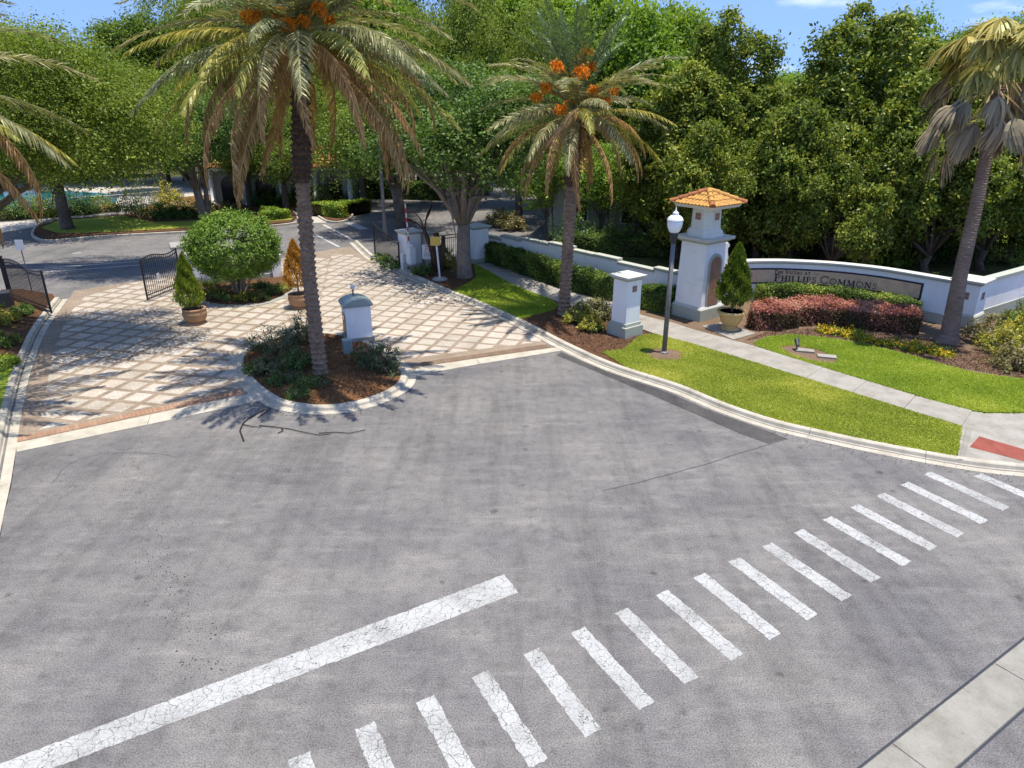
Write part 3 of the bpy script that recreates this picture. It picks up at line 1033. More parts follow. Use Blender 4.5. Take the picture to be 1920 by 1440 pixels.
# ---- back lot: islands, deck, pool, walks
slab("planting_bed", GP([(62, 440), (66, 446), (95, 451), (190, 443), (370, 433), (545, 419), (556, 408), (548, 396), (430, 388), (300, 398), (240, 404), (110, 414), (72, 426)]), -0.02, 0.12, "mulch", label="mulch and grass island along the parking road")
kp = smooth_path(GP([(240, 403), (110, 412), (72, 424), (60, 438), (64, 448), (95, 454), (190, 446), (370, 436), (545, 422), (560, 409), (550, 396)]), 0.35)
kerb("kerb", kp, 1, "pale kerb round the long island of the parking road", [(0, -.03), (0, .14), (.03, .16), (.15, .16), (.16, .14), (.16, -.03)], 3.0)
slab("lawn", GP([(78, 430), (110, 417), (235, 407), (250, 412), (290, 420), (545, 408), (548, 414), (370, 429), (200, 438), (110, 440)]), 0.0, 0.135, "lawn", label="patchy yellow-green grass on the island of the parking road")
slab("walkway", GP([(-200, 424), (0, 418), (120, 408), (238, 400), (240, 404), (110, 413), (72, 425), (0, 437), (-200, 452)]), -0.03, 0.02, "deck", label="pale walkway in front of the pool fence")
slab("pool_deck", GP([(-300, 342), (120, 338), (330, 332), (445, 335), (440, 362), (330, 372), (232, 393), (0, 408), (-300, 420)]), -0.03, 0.03, "deck", label="pale paved pool deck behind the white fence")
slab("pool", GP([(-300, 366), (0, 361), (120, 358), (225, 365), (215, 384), (120, 389), (0, 397), (-300, 405)]), 0.0, 0.036, "pool_water", label="turquoise swimming pool water behind the fence")
slab("walkway", GP([(548, 383), (600, 382), (612, 418), (560, 420)]), -0.03, 0.03, "deck", label="pale walkway between the yellow hedge and the boxed hedge")
slab("planting_bed", GP([(588, 386), (652, 386), (660, 400), (655, 411), (628, 417), (606, 412)]), -0.02, 0.13, "mulch", label="mulched end island around the boxed hedge")
kp = smooth_path(GP([(596, 408), (610, 416), (632, 419), (656, 413), (663, 401), (655, 386)]), 0.3)
kerb("kerb", kp, 1, "pale kerb round the boxed hedge island", [(0, -.03), (0, .14), (.03, .16), (.15, .16), (.16, .14), (.16, -.03)], 2.5)
slab("planting_bed", GP([(430, 388), (556, 396), (588, 380), (640, 378), (640, 366), (440, 360), (330, 372), (240, 400)]), -0.03, 0.06, "mulch_straw", label="planting bed in front of the clubhouse")
slab("lawn", GP([(905, 408), (1000, 392), (1100, 388), (1300, 392), (1980, 470), (1950, 420), (1300, 350), (1010, 360), (1000, 385)]), -0.05, 0.03, "lawn", label="garden grass behind the long boundary wall")
slab("kerb", GP([(317, 456), (368, 452), (372, 463), (320, 466)], 0.1), 0, 0.16, "concrete_grey", label="short raised grey median in the parking road")
# painted lines of the back road
def line(p0, p1, w, z=0.004):
    a, b2 = np.array(G(*p0)), np.array(G(*p1))
    d = (b2 - a) / np.linalg.norm(b2 - a)
    n2 = np.array([-d[1], d[0]]) * w / 2
    MB().sheet([tuple(a - n2), tuple(b2 - n2), tuple(b2 + n2), tuple(a + n2)], z).build("painted_line", "paint_line", road)
line((84, 502.5), (262, 490), 0.15)
line((86, 510), (262, 497), 0.15)
line((136, 475), (152, 473.5), 0.15)
line((606, 421), (660, 449), 0.18)
line((592, 440), (636, 463), 0.18)
line((654, 417.5), (683, 430), 0.7)
line((640, 384), (740, 402), 0.2)

# ================================================================== BUILT THINGS
AX = math.radians(37.7)                      # axis shared by tower and pillar
def sqr(c, side, rz=AX, cham=0.0):
    h = side / 2
    if cham > 0:
        pts = [(h - cham, -h), (h, -h + cham), (h, h - cham), (h - cham, h), (-h + cham, h), (-h, h - cham), (-h, -h + cham), (-h + cham, -h)]
    else:
        pts = [(-h, -h), (h, -h), (h, h), (-h, h)]
    ca, sa = math.cos(rz), math.sin(rz)
    return [(c[0] + x * ca - y * sa, c[1] + x * sa + y * ca) for x, y in pts]

def col_layer(name, c, s0, s1, z0, z1, mat, parent, rz=AX, cham=0.0, bevel=0.012):
    return MB().frustum(sqr(c, s0, rz, cham), z0, sqr(c, s1, rz, cham), z1).build(name, mat, parent, bevel=bevel)

def face_tile(name, c, rz, k, dist, zc, w, h, t, mat, parent, lat=0.0):
    """a thin tile on face k (outward normal at rz + k*90deg)"""
    a = rz + k * math.pi / 2
    n = np.array([math.cos(a), math.sin(a)])
    u = np.array([-n[1], n[0]])
    p = np.array(c) + n * (dist + t / 2) + u * lat
    return MB().box((p[0], p[1], zc), (t, w, h), a).build(name, mat, parent, bevel=0.006)

def relief(c, rz, k, dist, zc, parent, s=0.26):
    o = face_tile("tile", c, rz, k, dist - 0.004, zc, s, s, 0.022, "relief_tile", parent)
    for dx, dz in ((-.06, .06), (.06, .06), (-.06, -.06), (.06, -.06)):
        face_tile("tile_boss", c, rz, k, dist + 0.012, zc + dz * s / .26, s * .34, s * .34, 0.014, "terracotta_panel", o, dx * s / .26)

# ---- gate tower
TC = (8.20, 30.41)
tw = empty("gate_tower", (TC[0], TC[1], 0.1))
tag(tw, "tall white stucco tower with orange tile roof and arched terracotta niche", "tower")
col_layer("base", TC, 1.66, 1.62, 0.0, 0.62, "stucco_sage", tw)
col_layer("base_moulding", TC, 1.60, 1.46, 0.617, 0.72, "stucco_cap", tw)
sh = col_layer("shaft", TC, 1.42, 1.30, 0.70, 3.45, "stucco_white", tw)
col_layer("cornice", TC, 1.42, 1.72, 3.40, 3.52, "stucco_sage", tw)
col_layer("ledge", TC, 1.80, 1.84, 3.515, 3.64, "stucco_cap", tw)
col_layer("lantern_plinth", TC, 1.30, 1.26, 3.63, 3.86, "stucco_cream", tw, cham=0.24)
col_layer("lantern_moulding", TC, 1.24, 1.14, 3.856, 3.95, "stucco_cream", tw, cham=0.24)
col_layer("lantern", TC, 1.10, 1.06, 3.93, 4.92, "stucco_cream", tw, cham=0.26)
for k in range(4):
    relief(TC, AX, k, 0.542, 4.48, tw, 0.28)
# arched niche on the two road-facing sides
def arch_pts(w, h):
    r = w / 2
    return [(-r, 0), (r, 0)] + [(r * math.cos(t), h - r + r * math.sin(t)) for t in np.linspace(0, math.pi, 13)]
def arch_panel(name, c, rz, k, dist, z0, w, h, t, mat, parent):
    a = rz + k * math.pi / 2
    n = np.array([math.cos(a), math.sin(a)])
    u = np.array([-n[1], n[0]])
    P = arch_pts(w, h)
    mb = MB()
    f = [(c[0] + u[0] * x + n[0] * (dist + t), c[1] + u[1] * x + n[1] * (dist + t), z0 + z) for x, z in P]
    b2 = [(c[0] + u[0] * x + n[0] * dist, c[1] + u[1] * x + n[1] * dist, z0 + z) for x, z in P]
    m2 = len(P)
    mb.add(b2 + f, [tuple(range(m2, 2 * m2)), tuple(range(m2))[::-1]] + [(i, (i + 1) % m2, m2 + (i + 1) % m2, m2 + i) for i in range(m2)])
    return mb.build(name, mat, parent)
for k in (3,):
    t0 = arch_panel("arch_trim", TC, AX, k, 0.64, 0.74, 0.86, 2.22, 0.10, "stucco_sage", tw)
    arch_panel("niche", TC, AX, k, 0.67, 0.745, 0.66, 2.10, 0.085, "terracotta_panel", t0)
# roof: eaves slab, tile courses per side, round hip tiles
col_layer("eaves", TC, 1.84, 2.04, 4.84, 5.0, "stucco_cream", tw)
def tile_roof(parent, c, side, z0, rise, rz, ncourse, ncol, mats):
    half = side / 2
    for k in range(4):
        a = rz + k * math.pi / 2
        n = np.array([math.cos(a), math.sin(a), 0])
        u = np.array([-n[1], n[0], 0])
        top = np.array([c[0], c[1], z0 + rise])
        eave = np.array([c[0], c[1], z0]) + n * half
        slope = eave - top
        sl = np.linalg.norm(slope)
        s = slope / sl
        nrm = np.cross(u, s)
        nrm = nrm if nrm[2] > 0 else -nrm
        pitch = side / ncol
        for q in range(ncourse):
            mb = MB()
            t0, t1 = q / ncourse, (q + 1.06) / ncourse
            for j in range(ncol):
                x = -half + (j + .5) * pitch
                tl = abs(x) / half
                if tl > t1:
                    continue
                a0 = max(t0, tl - 0.04)
                p0 = top + s * sl * a0 + u * x + nrm * 0.0
                p1 = top + s * sl * t1 + u * x + nrm * 0.022
                r0, r1 = pitch * .44, pitch * .5
                vs = []
                for p, r in ((p0, r0), (p1, r1)):
                    for w in np.linspace(0, math.pi, 7):
                        vs.append(p + u * r * math.cos(w) + nrm * r * .75 * math.sin(w))
                mb.add(vs, [(i, i + 1, i + 8, i + 7) for i in range(6)] + [tuple(range(7, 14))])
                # pan between the barrels
                mb.add([p0 - u * pitch / 2, p1 - u * pitch / 2, p1 + u * pitch / 2, p0 + u * pitch / 2], [(0, 1, 2, 3)])
            o = mb.build("tile_course", mats[k % len(mats)], parent, smooth=False)
            o["kind"] = "stuff"
        # hip
        a2 = a + math.pi / 4
        hd = np.array([math.cos(a2), math.sin(a2), 0]) * half * math.sqrt(2)
        e = np.array([c[0], c[1], z0]) + hd
        nh = ncourse + 1
        for q in range(nh):
            p0 = top + (e - top) * (q / nh) + np.array([0, 0, .035])
            p1 = top + (e - top) * ((q + 1.12) / nh) + np.array([0, 0, .055])
            d = (p1 - p0) / np.linalg.norm(p1 - p0)
            sd = np.cross(d, (0, 0, 1)); sd /= np.linalg.norm(sd)
            upv = np.cross(sd, d)
            vs = []
            r0, r1 = side * .05, side * .058
            for p, r in ((p0, r0), (p1, r1)):
                for w in np.linspace(-.25, math.pi + .25, 9):
                    vs.append(p + sd * r * math.cos(w) + upv * r * math.sin(w))
            MB().add(vs, [(i, i + 1, i + 10, i + 9) for i in range(8)] + [tuple(range(9, 18)), tuple(range(9))[::-1]]).build("ridge_tile", "roof_tile_red" if q == nh - 1 else mats[k % len(mats)], parent, smooth=False)
tile_roof(tw, TC, 2.14, 4.98, 0.50, AX, 3, 12, ["roof_tile_brown", "roof_tile_red", "roof_tile", "roof_tile"])

# ---- entrance pillar
PC = (4.61, 27.76)
pl = empty("pillar", (PC[0], PC[1], 0.1))
tag(pl, "free-standing white stucco pillar with flat cap and square relief tile beside the lamp post", "pillar")
col_layer("base", PC, 1.05, 1.03, 0.02, 0.52, "stucco_sage", pl)
col_layer("base_moulding", PC, 0.90, 0.88, 0.517, 0.66, "stucco_sage", pl)
col_layer("shaft", PC, 0.80, 0.78, 0.65, 2.40, "stucco_white", pl)
col_layer("cap_moulding", PC, 0.86, 0.98, 2.385, 2.48, "stucco_sage", pl)
cp = col_layer("cap", PC, 1.06, 1.08, 2.477, 2.57, "stucco_cap", pl)
col_layer("cap_top", PC, 0.84, 0.80, 2.566, 2.60, "stucco_cap", cp)
relief(PC, AX, 3, 0.393, 2.05, pl, 0.25)

# ---- lamp post
LP = G(1245, 662, 0.12)
lp = empty("lamp_post", (LP[0], LP[1], 0.12))
tag(lp, "slim grey lamp post with white acorn globe standing on the verge", "lamp post")
MB().lathe((*LP, 0.12), [(.16, 0), (.17, .02), (.17, .05), (.13, .07), (.11, .09)]).build("base", "metal_grey", lp, True)
MB().lathe((*LP, 0.12), [(.092, .05), (.088, 2.0), (.082, 4.15)], 20).build("pole", "metal_grey", lp, True)
MB().lathe((*LP, 0.12), [(.085, 4.13), (.10, 4.16), (.10, 4.22), (.13, 4.30), (.15, 4.45), (.155, 4.50), (.12, 4.51)], 20).build("collar", "metal_dark", lp, True)
gl = MB().lathe((*LP, 0.12), [(.13, 4.50), (.20, 4.58), (.255, 4.72), (.275, 4.86), (.27, 4.93)], 28).build("globe", "globe_white", lp, True)
MB().lathe((*LP, 0.12), [(.285, 4.925), (.285, 4.95), (.245, 5.04), (.17, 5.10), (.11, 5.13), (.10, 5.16), (.11, 5.20), (.07, 5.23), (.03, 5.27), (.03, 5.31), (.012, 5.37), (.003, 5.42)], 28).build("globe_cap", "metal_white", lp, True)
MB().lathe((*G(1246, 664, .12), 0.117), [(.74, 0.0), (.62, 0.014), (.3, 0.022)], 26).build("mulch_ring", "mulch_pale", verge)

# ---- long boundary wall with stepped cap
WA, WB = np.array([-1.43, 42.6]), np.array([7.62, 31.55])
wd = (WB - WA) / np.linalg.norm(WB - WA)
wn2 = np.array([-wd[1], wd[0]])
wang = math.atan2(wd[1], wd[0])
def wall_at(px):
    # point of the wall line in the vertical plane of picture column px (near the wall's rows)
    best = None
    for t in np.linspace(-0.1, 1.1, 1201):
        p = WA + (WB - WA) * t
        h = 1.6 - CAM_H
        x = 960 + F_PX * p[0] / (CP * p[1] - SP * h)
        if best is None or abs(x - px) < best[0]:
            best = (abs(x - px), p)
    return best[1]
bw_ = empty("boundary_wall", (WA[0], WA[1], 0))
tag(bw_, "long white stucco wall with stepped stone cap behind the clipped hedge", "wall")
pan = [(906, 437, 943), (943, 439, 981), (981, 444, 1032), (1032, 452, 1076), (1076, 466, 1117), (1117, 474, 1162), (1162, 489, 1230), (1230, 499, 1300)]
for i, (x0, y0, x1) in enumerate(pan):
    p0, p1 = wall_at(x0), wall_at(x1)
    zt = min(2.0, max(1.3, ZAT(p0, y0)))
    mid = (p0 + p1) / 2
    Ln = np.linalg.norm(p1 - p0)
    MB().box((mid[0], mid[1], zt / 2 - .08), (Ln - .002 * (i % 2), .24 + .006 * (i % 2), zt - .16), wang).build("wall_panel", "stucco_white", bw_)
    cpb = MB().box((mid[0], mid[1], zt - .08), (Ln + .02, .40 + .008 * (i % 2), .15), wang).build("cap", "stucco_sage", bw_, bevel=0.03)
# big pier at the far end and pier between gate and oak
def pier(name, c, rz, side, zt, label, par_cap=0.2):
    r = empty(name, (c[0], c[1], 0))
    tag(r, label, "pier")
    col_layer("base", c, side * 1.14, side * 1.12, 0, .35, "stucco_sage", r, rz)
    col_layer("shaft", c, side, side * .99, .34, zt - par_cap, "stucco_white", r, rz)
    col_layer("cap_moulding", c, side * 1.06, side * 1.2, zt - par_cap - .004, zt - .09, "stucco_sage", r, rz)
    col_layer("cap", c, side * 1.26, side * 1.26, zt - .095, zt - .03, "stucco_cap", r, rz)
    col_layer("cap_top", c, side * 1.1, side * .5, zt - .034, zt + .04, "stucco_cap", r, rz)
    return r
bp = G(897, 497)
pier("gate_pier", (bp[0] - .1, bp[1] + .6), wang, 1.0, 2.25, "white stucco pier at the far end of the stepped wall")
rp = G(772, 506)
pr_ = pier("gate_pier", (rp[0] - .1, rp[1] + .45), wang, 0.95, 2.2, "white stucco gate pier behind the barrier box and dead stems")
MB().box((rp[0] + .75, rp[1] + .75, 1.0), (1.1, .26, 1.9), wang + math.pi).build("wing_wall", "stucco_cream", pr_)
MB().box((rp[0] + .75, rp[1] + .75, 1.99), (1.2, .42, .12), wang + math.pi).build("wing_cap", "stucco_sage", pr_, bevel=.02)
for dx in (-.11, .11):
    face_tile("vent", (rp[0] - .1, rp[1] + .45), wang, 2, .472, 1.55, .11, .36, .02, "window_dark", pr_, dx)

# ---- curved sign wall
SW = smooth_path([(9.5, 31.55), (10.73, 32.6), (11.8, 32.78), (12.87, 32.72), (14.65, 32.25), (16.18, 31.35), (17.11, 30.4), (18.3, 28.95)], 0.2)
SWn = -normals2(SW)          # towards the road
if SWn[len(SW) // 2][1] > 0:
    SWn = -SWn
sw = empty("sign_wall", (14.0, 32.3, 0.1))
tag(sw, "curved white stucco wall carrying the stone name panel", "wall")
def sweep_wall(name, path, nrm, off0, off1, z0, z1, mat, parent, zf=None):
    mb = MB()
    n = len(path)
    vs = []
    for i, (p, q) in enumerate(zip(path, nrm)):
        a, b2 = p + q * off0, p + q * off1
        zz0 = z0 if not callable(z0) else z0(i)
        zz1 = z1 if not callable(z1) else z1(i)
        vs += [(a[0], a[1], zz0), (b2[0], b2[1], zz0), (b2[0], b2[1], zz1), (a[0], a[1], zz1)]
    fs = []
    for i in range(n - 1):
        k = i * 4
        for j in range(4):
            fs.append((k + j, k + (j + 1) % 4, k + 4 + (j + 1) % 4, k + 4 + j))
    fs.append((0, 1, 2, 3)); e = (n - 1) * 4
    fs.append((e + 3, e + 2, e + 1, e))
    o = mb.add(vs, fs).build(name, mat, parent)
    import bmesh
    bm = bmesh.new(); bm.from_mesh(o.data); bmesh.ops.recalc_face_normals(bm, faces=bm.faces); bm.to_mesh(o.data); bm.free()
    return o
SWZ = 2.04
sweep_wall("wall_body", SW, SWn, -.30, 0.0, 0, SWZ - .10, "stucco_white", sw)
sweep_wall("base_course", SW, SWn, -.33, 0.05, 0, 0.55, "stucco_sage", sw)
sweep_wall("cap_moulding", SW, SWn, -.35, 0.06, SWZ - .12, SWZ - .055, "stucco_sage", sw)
sweep_wall("cap", SW, SWn, -.40, 0.11, SWZ - .058, SWZ + .015, "stucco_cap", sw)
# scroll between tower and wall
sdir = SW[6] - SW[0]; sdir /= np.linalg.norm(sdir)
scr = [(0, 0)] + [(1.25 - 1.15 * math.sin(t), 1.3 - 1.2 * (1 - math.cos(t)) ** 0.9 * 1.0) for t in np.linspace(math.pi / 2, 0, 14)][::-1]
sc_pts = [(0.0, SWZ - .06), (1.35, SWZ - .06), (1.35, SWZ + .02), (1.05, SWZ + .05), (.80, SWZ + .16), (.62, SWZ + .36), (.52, SWZ + .62), (.50, SWZ + .82), (.62, SWZ + .88), (.60, SWZ + .98), (.40, SWZ + 1.05), (0.0, SWZ + 1.05)]
s_or = SW[0] - sdir * .35
nn0 = np.array([sdir[1], -sdir[0]])
def extr(pts, o, d, n2, w0, w1):
    mb = MB()
    m2 = len(pts)
    f = [(o[0] + d[0] * x + n2[0] * w0, o[1] + d[1] * x + n2[1] * w0, z) for x, z in pts]
    b2 = [(o[0] + d[0] * x + n2[0] * w1, o[1] + d[1] * x + n2[1] * w1, z) for x, z in pts]
    return mb.add(f + b2, [tuple(range(m2)), tuple(range(m2, 2 * m2))[::-1]] + [(i + m2, (i + 1) % m2 + m2, (i + 1) % m2, i) for i in range(m2)])
extr(sc_pts, s_or, sdir, nn0, -.28, .03).build("scroll", "stucco_white", sw)
edge = sc_pts[2:-1]
MB().tube([(s_or[0] + sdir[0] * x - nn0[0] * .1, s_or[1] + sdir[1] * x - nn0[1] * .1, z) for x, z in edge], .075, 8).build("scroll_edge", "stucco_sage", sw)

# name panel following the curve
def sw_at_px(px, z):
    h = z - CAM_H
    xs = 960 + F_PX * SW[:, 0] / (CP * SW[:, 1] - SP * h)
    s = np.r_[0, np.cumsum(np.linalg.norm(np.diff(SW, axis=0), axis=1))]
    return float(np.interp(px, xs, s))
SWs = np.r_[0, np.cumsum(np.linalg.norm(np.diff(SW, axis=0), axis=1))]
def sw_pt(s, off, z):
    p = np.array([np.interp(s, SWs, SW[:, 0]), np.interp(s, SWs, SW[:, 1])])
    n = np.array([np.interp(s, SWs, SWn[:, 0]), np.interp(s, SWs, SWn[:, 1])])
    n /= np.linalg.norm(n)
    p = p + n * off
    return (p[0], p[1], z)
sA, sB = sw_at_px(1393, 1.3), sw_at_px(1729, 1.3)
pz0, pz1 = 0.96, 1.70
def curved_panel(name, s0, s1, z0, z1, o0, o1, mat, parent, n=40):
    ss = np.linspace(s0, s1, n)
    mb = MB()
    vs = []
    for s in ss:
        vs += [sw_pt(s, o0, z0), sw_pt(s, o1, z0), sw_pt(s, o1, z1), sw_pt(s, o0, z1)]
    fs = []
    for i in range(n - 1):
        k = i * 4
        fs += [(k + j, k + (j + 1) % 4, k + 4 + (j + 1) % 4, k + 4 + j) for j in range(4)]
    fs += [(3, 2, 1, 0), tuple(4 * (n - 1) + j for j in range(4))]
    o = mb.add(vs, fs).build(name, mat, parent)
    import bmesh
    bm = bmesh.new(); bm.from_mesh(o.data); bmesh.ops.recalc_face_normals(bm, faces=bm.faces); bm.to_mesh(o.data); bm.free()
    return o
curved_panel("panel_frame", sA, sB, pz0, pz1, -.01, .035, "sign_frame", sw)
npnl = curved_panel("name_panel", sA + .08, sB - .08, pz0 + .075, pz1 - .075, 0.0, .045, "sign_stone", sw)
# letters built from strokes with serifs
def arc(cx, cy, rx, ry, a0, a1, n=14):
    return [(cx + rx * math.cos(math.radians(a)), cy + ry * math.sin(math.radians(a))) for a in np.linspace(a0, a1, n)]
TH, TN = 0.20, 0.105
LET = {   # width, [(polyline, thickness)]
 'T': (.72, [([(.36, 0), (.36, 1)], TH), ([(.03, .96), (.69, .96)], TN), ([(.05, .96), (.05, .82)], TN), ([(.67, .96), (.67, .82)], TN), ([(.22, .02), (.50, .02)], TN)]),
 'H': (.88, [([(.17, 0), (.17, 1)], TH), ([(.71, 0), (.71, 1)], TH), ([(.17, .52), (.71, .52)], TN), ([(.02, .02), (.32, .02)], TN), ([(.02, .98), (.32, .98)], TN), ([(.56, .02), (.86, .02)], TN), ([(.56, .98), (.86, .98)], TN)]),
 'E': (.68, [([(.17, 0), (.17, 1)], TH), ([(.02, .02), (.60, .02)], TN), ([(.02, .98), (.57, .98)], TN), ([(.17, .52), (.46, .52)], TN), ([(.60, .0), (.60, .2)], TN), ([(.57, .98), (.57, .8)], TN), ([(.46, .42), (.46, .62)], TN)]),
 'V': (.86, [([(.12, 1), (.43, 0)], TH), ([(.43, 0), (.74, 1)], TN), ([(.0, .98), (.28, .98)], TN), ([(.60, .98), (.86, .98)], TN)]),
 'I': (.36, [([(.18, 0), (.18, 1)], TH), ([(.03, .02), (.33, .02)], TN), ([(.03, .98), (.33, .98)], TN)]),
 'S': (.60, [(arc(.30, .745, .21, .22, 25, 270, 16) + arc(.30, .265, .22, .235, 90, -155, 16), .10), ([(.50, .78), (.50, .98)], TN), ([(.09, .02), (.09, .22)], TN)]),
 'A': (.90, [([(.13, 0), (.43, 1)], TN), ([(.43, 1), (.75, 0)], TH), ([(.25, .36), (.62, .36)], TN), ([(.0, .02), (.27, .02)], TN), ([(.60, .02), (.90, .02)], TN)]),
 'P': (.68, [([(.17, 0), (.17, 1)], TH), ([(.02, .02), (.34, .02)], TN), ([(.02, .98), (.36, .98)] + arc(.36, .72, .25, .26, 90, -90, 12) + [(.17, .46)], .085)]),
 'L': (.66, [([(.17, 0), (.17, 1)], TH), ([(.02, .98), (.34, .98)], TN), ([(.02, .02), (.60, .02)], TN), ([(.60, 0), (.60, .22)], TN)]),
 'C': (.88, [(arc(.47, .5, .40, .48, 48, 312, 24), .11), ([(.75, .72), (.75, 1.0)], TN), ([(.75, .02), (.75, .26)], TN)]),
 'O': (.98, [(arc(.49, .5, .42, .47, 0, 360, 30), .11), ([(.43, .5), (.55, .5)], .12)]),
 'M': (1.10, [([(.17, 0), (.20, 1)], TN), ([(.20, 1), (.55, .06)], TH), ([(.55, .06), (.90, 1)], TN), ([(.90, 1), (.93, 0)], TH), ([(.02, .02), (.32, .02)], TN), ([(.78, .02), (1.08, .02)], TN), ([(.05, .98), (.22, .98)], TN), ([(.88, .98), (1.05, .98)], TN)]),
 'N': (.94, [([(.17, 0), (.17, 1)], TN), ([(.17, 1), (.77, .02)], TH), ([(.77, 0), (.77, 1)], TN), ([(.02, .02), (.32, .02)], TN), ([(.0, .98), (.20, .98)], TN), ([(.62, .98), (.92, .98)], TN)]),
 '~': (1.7, [([(.1, .45)] + [(.1 + x * 1.4, .45 + .2 * math.sin(x * 2 * math.pi) * (1 - .3 * x)) for x in np.linspace(0, 1, 18)], .09)]),
}
def put_letter(ch, s, z, hgt, wscale=1.0):
    w, strokes = LET[ch]
    mb = MB()
    for k, (poly, th) in enumerate(strokes):
        P = np.array(poly, float)
        P[:, 0] *= wscale
        d = np.gradient(P, axis=0)
        d /= np.linalg.norm(d, axis=1)[:, None] + 1e-9
        nn = np.c_[-d[:, 1], d[:, 0]] * th / 2
        A_, B_ = P + nn, P - nn
        o1 = .062 + .0012 * k
        for i in range(len(P) - 1):
            q = [A_[i], B_[i], B_[i + 1], A_[i + 1]]
            fr = [sw_pt(s + x * hgt, o1, z + y * hgt) for x, y in q]
            bk = [sw_pt(s + x * hgt, .044, z + y * hgt) for x, y in q]
            mb.add(fr + bk, [(0, 1, 2, 3), (0, 4, 5, 1), (1, 5, 6, 2), (2, 6, 7, 3), (3, 7, 4, 0)])
    mb.build("letter", "letter_bronze", npnl)
    return w * wscale * hgt
def put_text(words, s0, s1, z, big, small):
    # measure, then fit to [s0, s1]
    def run(f, go):
        s = s0
        for wi, word in enumerate(words):
            for ci, ch in enumerate(word):
                hgt = big if ci == 0 and ch != '~' and len(word) > 2 else small
                adv = put_letter(ch, s, z, hgt, f) if go else LET[ch][0] * f * hgt
                s += adv + 0.11 * small * f
            s += 0.40 * small * f
        return s - s0
    f = (s1 - s0) / run(1.0, False)
    run(f, True)
put_text(["PHILLIPS", "COMMONS"], sw_at_px(1451, 1.2), sw_at_px(1652, 1.2), 1.09, .33, .255)
put_text(["THE", "VISTAS", "AT", "~"], sw_at_px(1451, 1.5), sw_at_px(1538, 1.5), 1.445, .165, .125)

# ---- corner pier of the sign wall and the return wall
cpz = 2.1
cpc = (19.18, 29.02)
cpr = empty("corner_pier", (cpc[0], cpc[1], 0.1))
tag(cpr, "white stucco corner pier with relief tiles where the sign wall turns", "pier")
CR = math.radians(40)
col_layer("base", cpc, 1.16, 1.14, 0, .62, "stucco_sage", cpr, CR)
col_layer("base_moulding", cpc, 1.12, 1.04, .617, .70, "stucco_cap", cpr, CR)
col_layer("shaft", cpc, 1.0, .99, .69, cpz - .16, "stucco_white", cpr, CR)
col_layer("cap_moulding", cpc, 1.06, 1.2, cpz - .17, cpz - .07, "stucco_sage", cpr, CR)
col_layer("cap", cpc, 1.3, 1.3, cpz - .075, cpz + .02, "stucco_cap", cpr, CR)
for k in (2, 3):
    relief(cpc, CR, k, .502, 1.45, cpr, .30)
rw = empty("return_wall", (20.5, 29.8, 0))
tag(rw, "white stucco wall running from the corner pier behind the croton shrubs", "wall")
RW = np.array([(19.5, 29.2), (23.5, 31.9), (30, 36.5)])
RW = smooth_path(RW, .5)
RWn = -normals2(RW)
sweep_wall("wall_body", RW, RWn, -.12, .12, 0, 1.84, "stucco_white", rw)
sweep_wall("base_course", RW, RWn, -.16, .16, 0, .6, "stucco_sage", rw)
sweep_wall("cap", RW, RWn, -.2, .2, 1.835, 1.98, "stucco_sage", rw)

# ---- kiosk in the palm island
kc = np.array(G(672, 634, .1))
kz = math.radians(22)
kk = empty("entry_kiosk", (kc[0], kc[1], 0.1))
tag(kk, "small white entry kiosk with curved pale teal roof on the palm island", "kiosk")
def kb(name, lo, hi, mat, parent=kk, bevel=.01):
    ca, sa = math.cos(kz), math.sin(kz)
    cx, cy, cz = [(a + b2) / 2 for a, b2 in zip(lo, hi)]
    p = (kc[0] + cx * ca - cy * sa, kc[1] + cx * sa + cy * ca, .1 + cz)
    return MB().box(p, tuple(b2 - a for a, b2 in zip(lo, hi)), kz).build(name, mat, parent, bevel=bevel)
kb("plinth", (-.56, -.50, -.08), (.56, .50, .16), "concrete_grey")
bodyk = kb("cabinet", (-.50, -.44, .15), (.50, .44, 1.42), "stucco_white")
kb("door_panel", (-.512, -.34, .2), (-.499, .34, 1.1), "metal_dark", bodyk, 0.004)
kb("screen", (-.522, -.18, .82), (-.511, .18, 1.04), "window_dark", bodyk, 0.0)
kb("eave", (-.58, -.52, 1.41), (.58, .52, 1.50), "kiosk_roof")
mbk = MB()
prof = [(-.60, 1.495), (-.45, 1.60), (-.2, 1.69), (0, 1.72), (.2, 1.69), (.45, 1.60), (.60, 1.495)]
ca, sa = math.cos(kz), math.sin(kz)
vs = []
for y in (-.55, .55):
    for x, z in prof:
        vs.append((kc[0] + x * ca - y * sa, kc[1] + x * sa + y * ca, .1 + z))
m2 = len(prof)
mbk.add(vs, [(i, i + 1, i + 1 + m2, i + m2) for i in range(m2 - 1)] + [tuple(range(m2))[::-1], tuple(range(m2, 2 * m2)), (0, m2, 2 * m2 - 1, m2 - 1)])
mbk.build("roof", "kiosk_roof", kk)
g0 = (kc[0] - .12, kc[1] + .25, 1.78)
MB().tube([g0, (g0[0], g0[1], g0[2] + .28)], .03, 8).build("camera_stalk", "metal_dark", kk)
MB().lathe((g0[0], g0[1], g0[2] + .26), [(.03, 0), (.08, .03), (.10, .10), (.08, .17), (.02, .20)], 16).build("camera_dome", "metal_white", kk, True)
bx_ = G(657, 662, .1)
MB().box((bx_[0] - .1, bx_[1], .38), (.34, .32, .56), kz).build("side_box", "kiosk_roof", kk, bevel=.03)

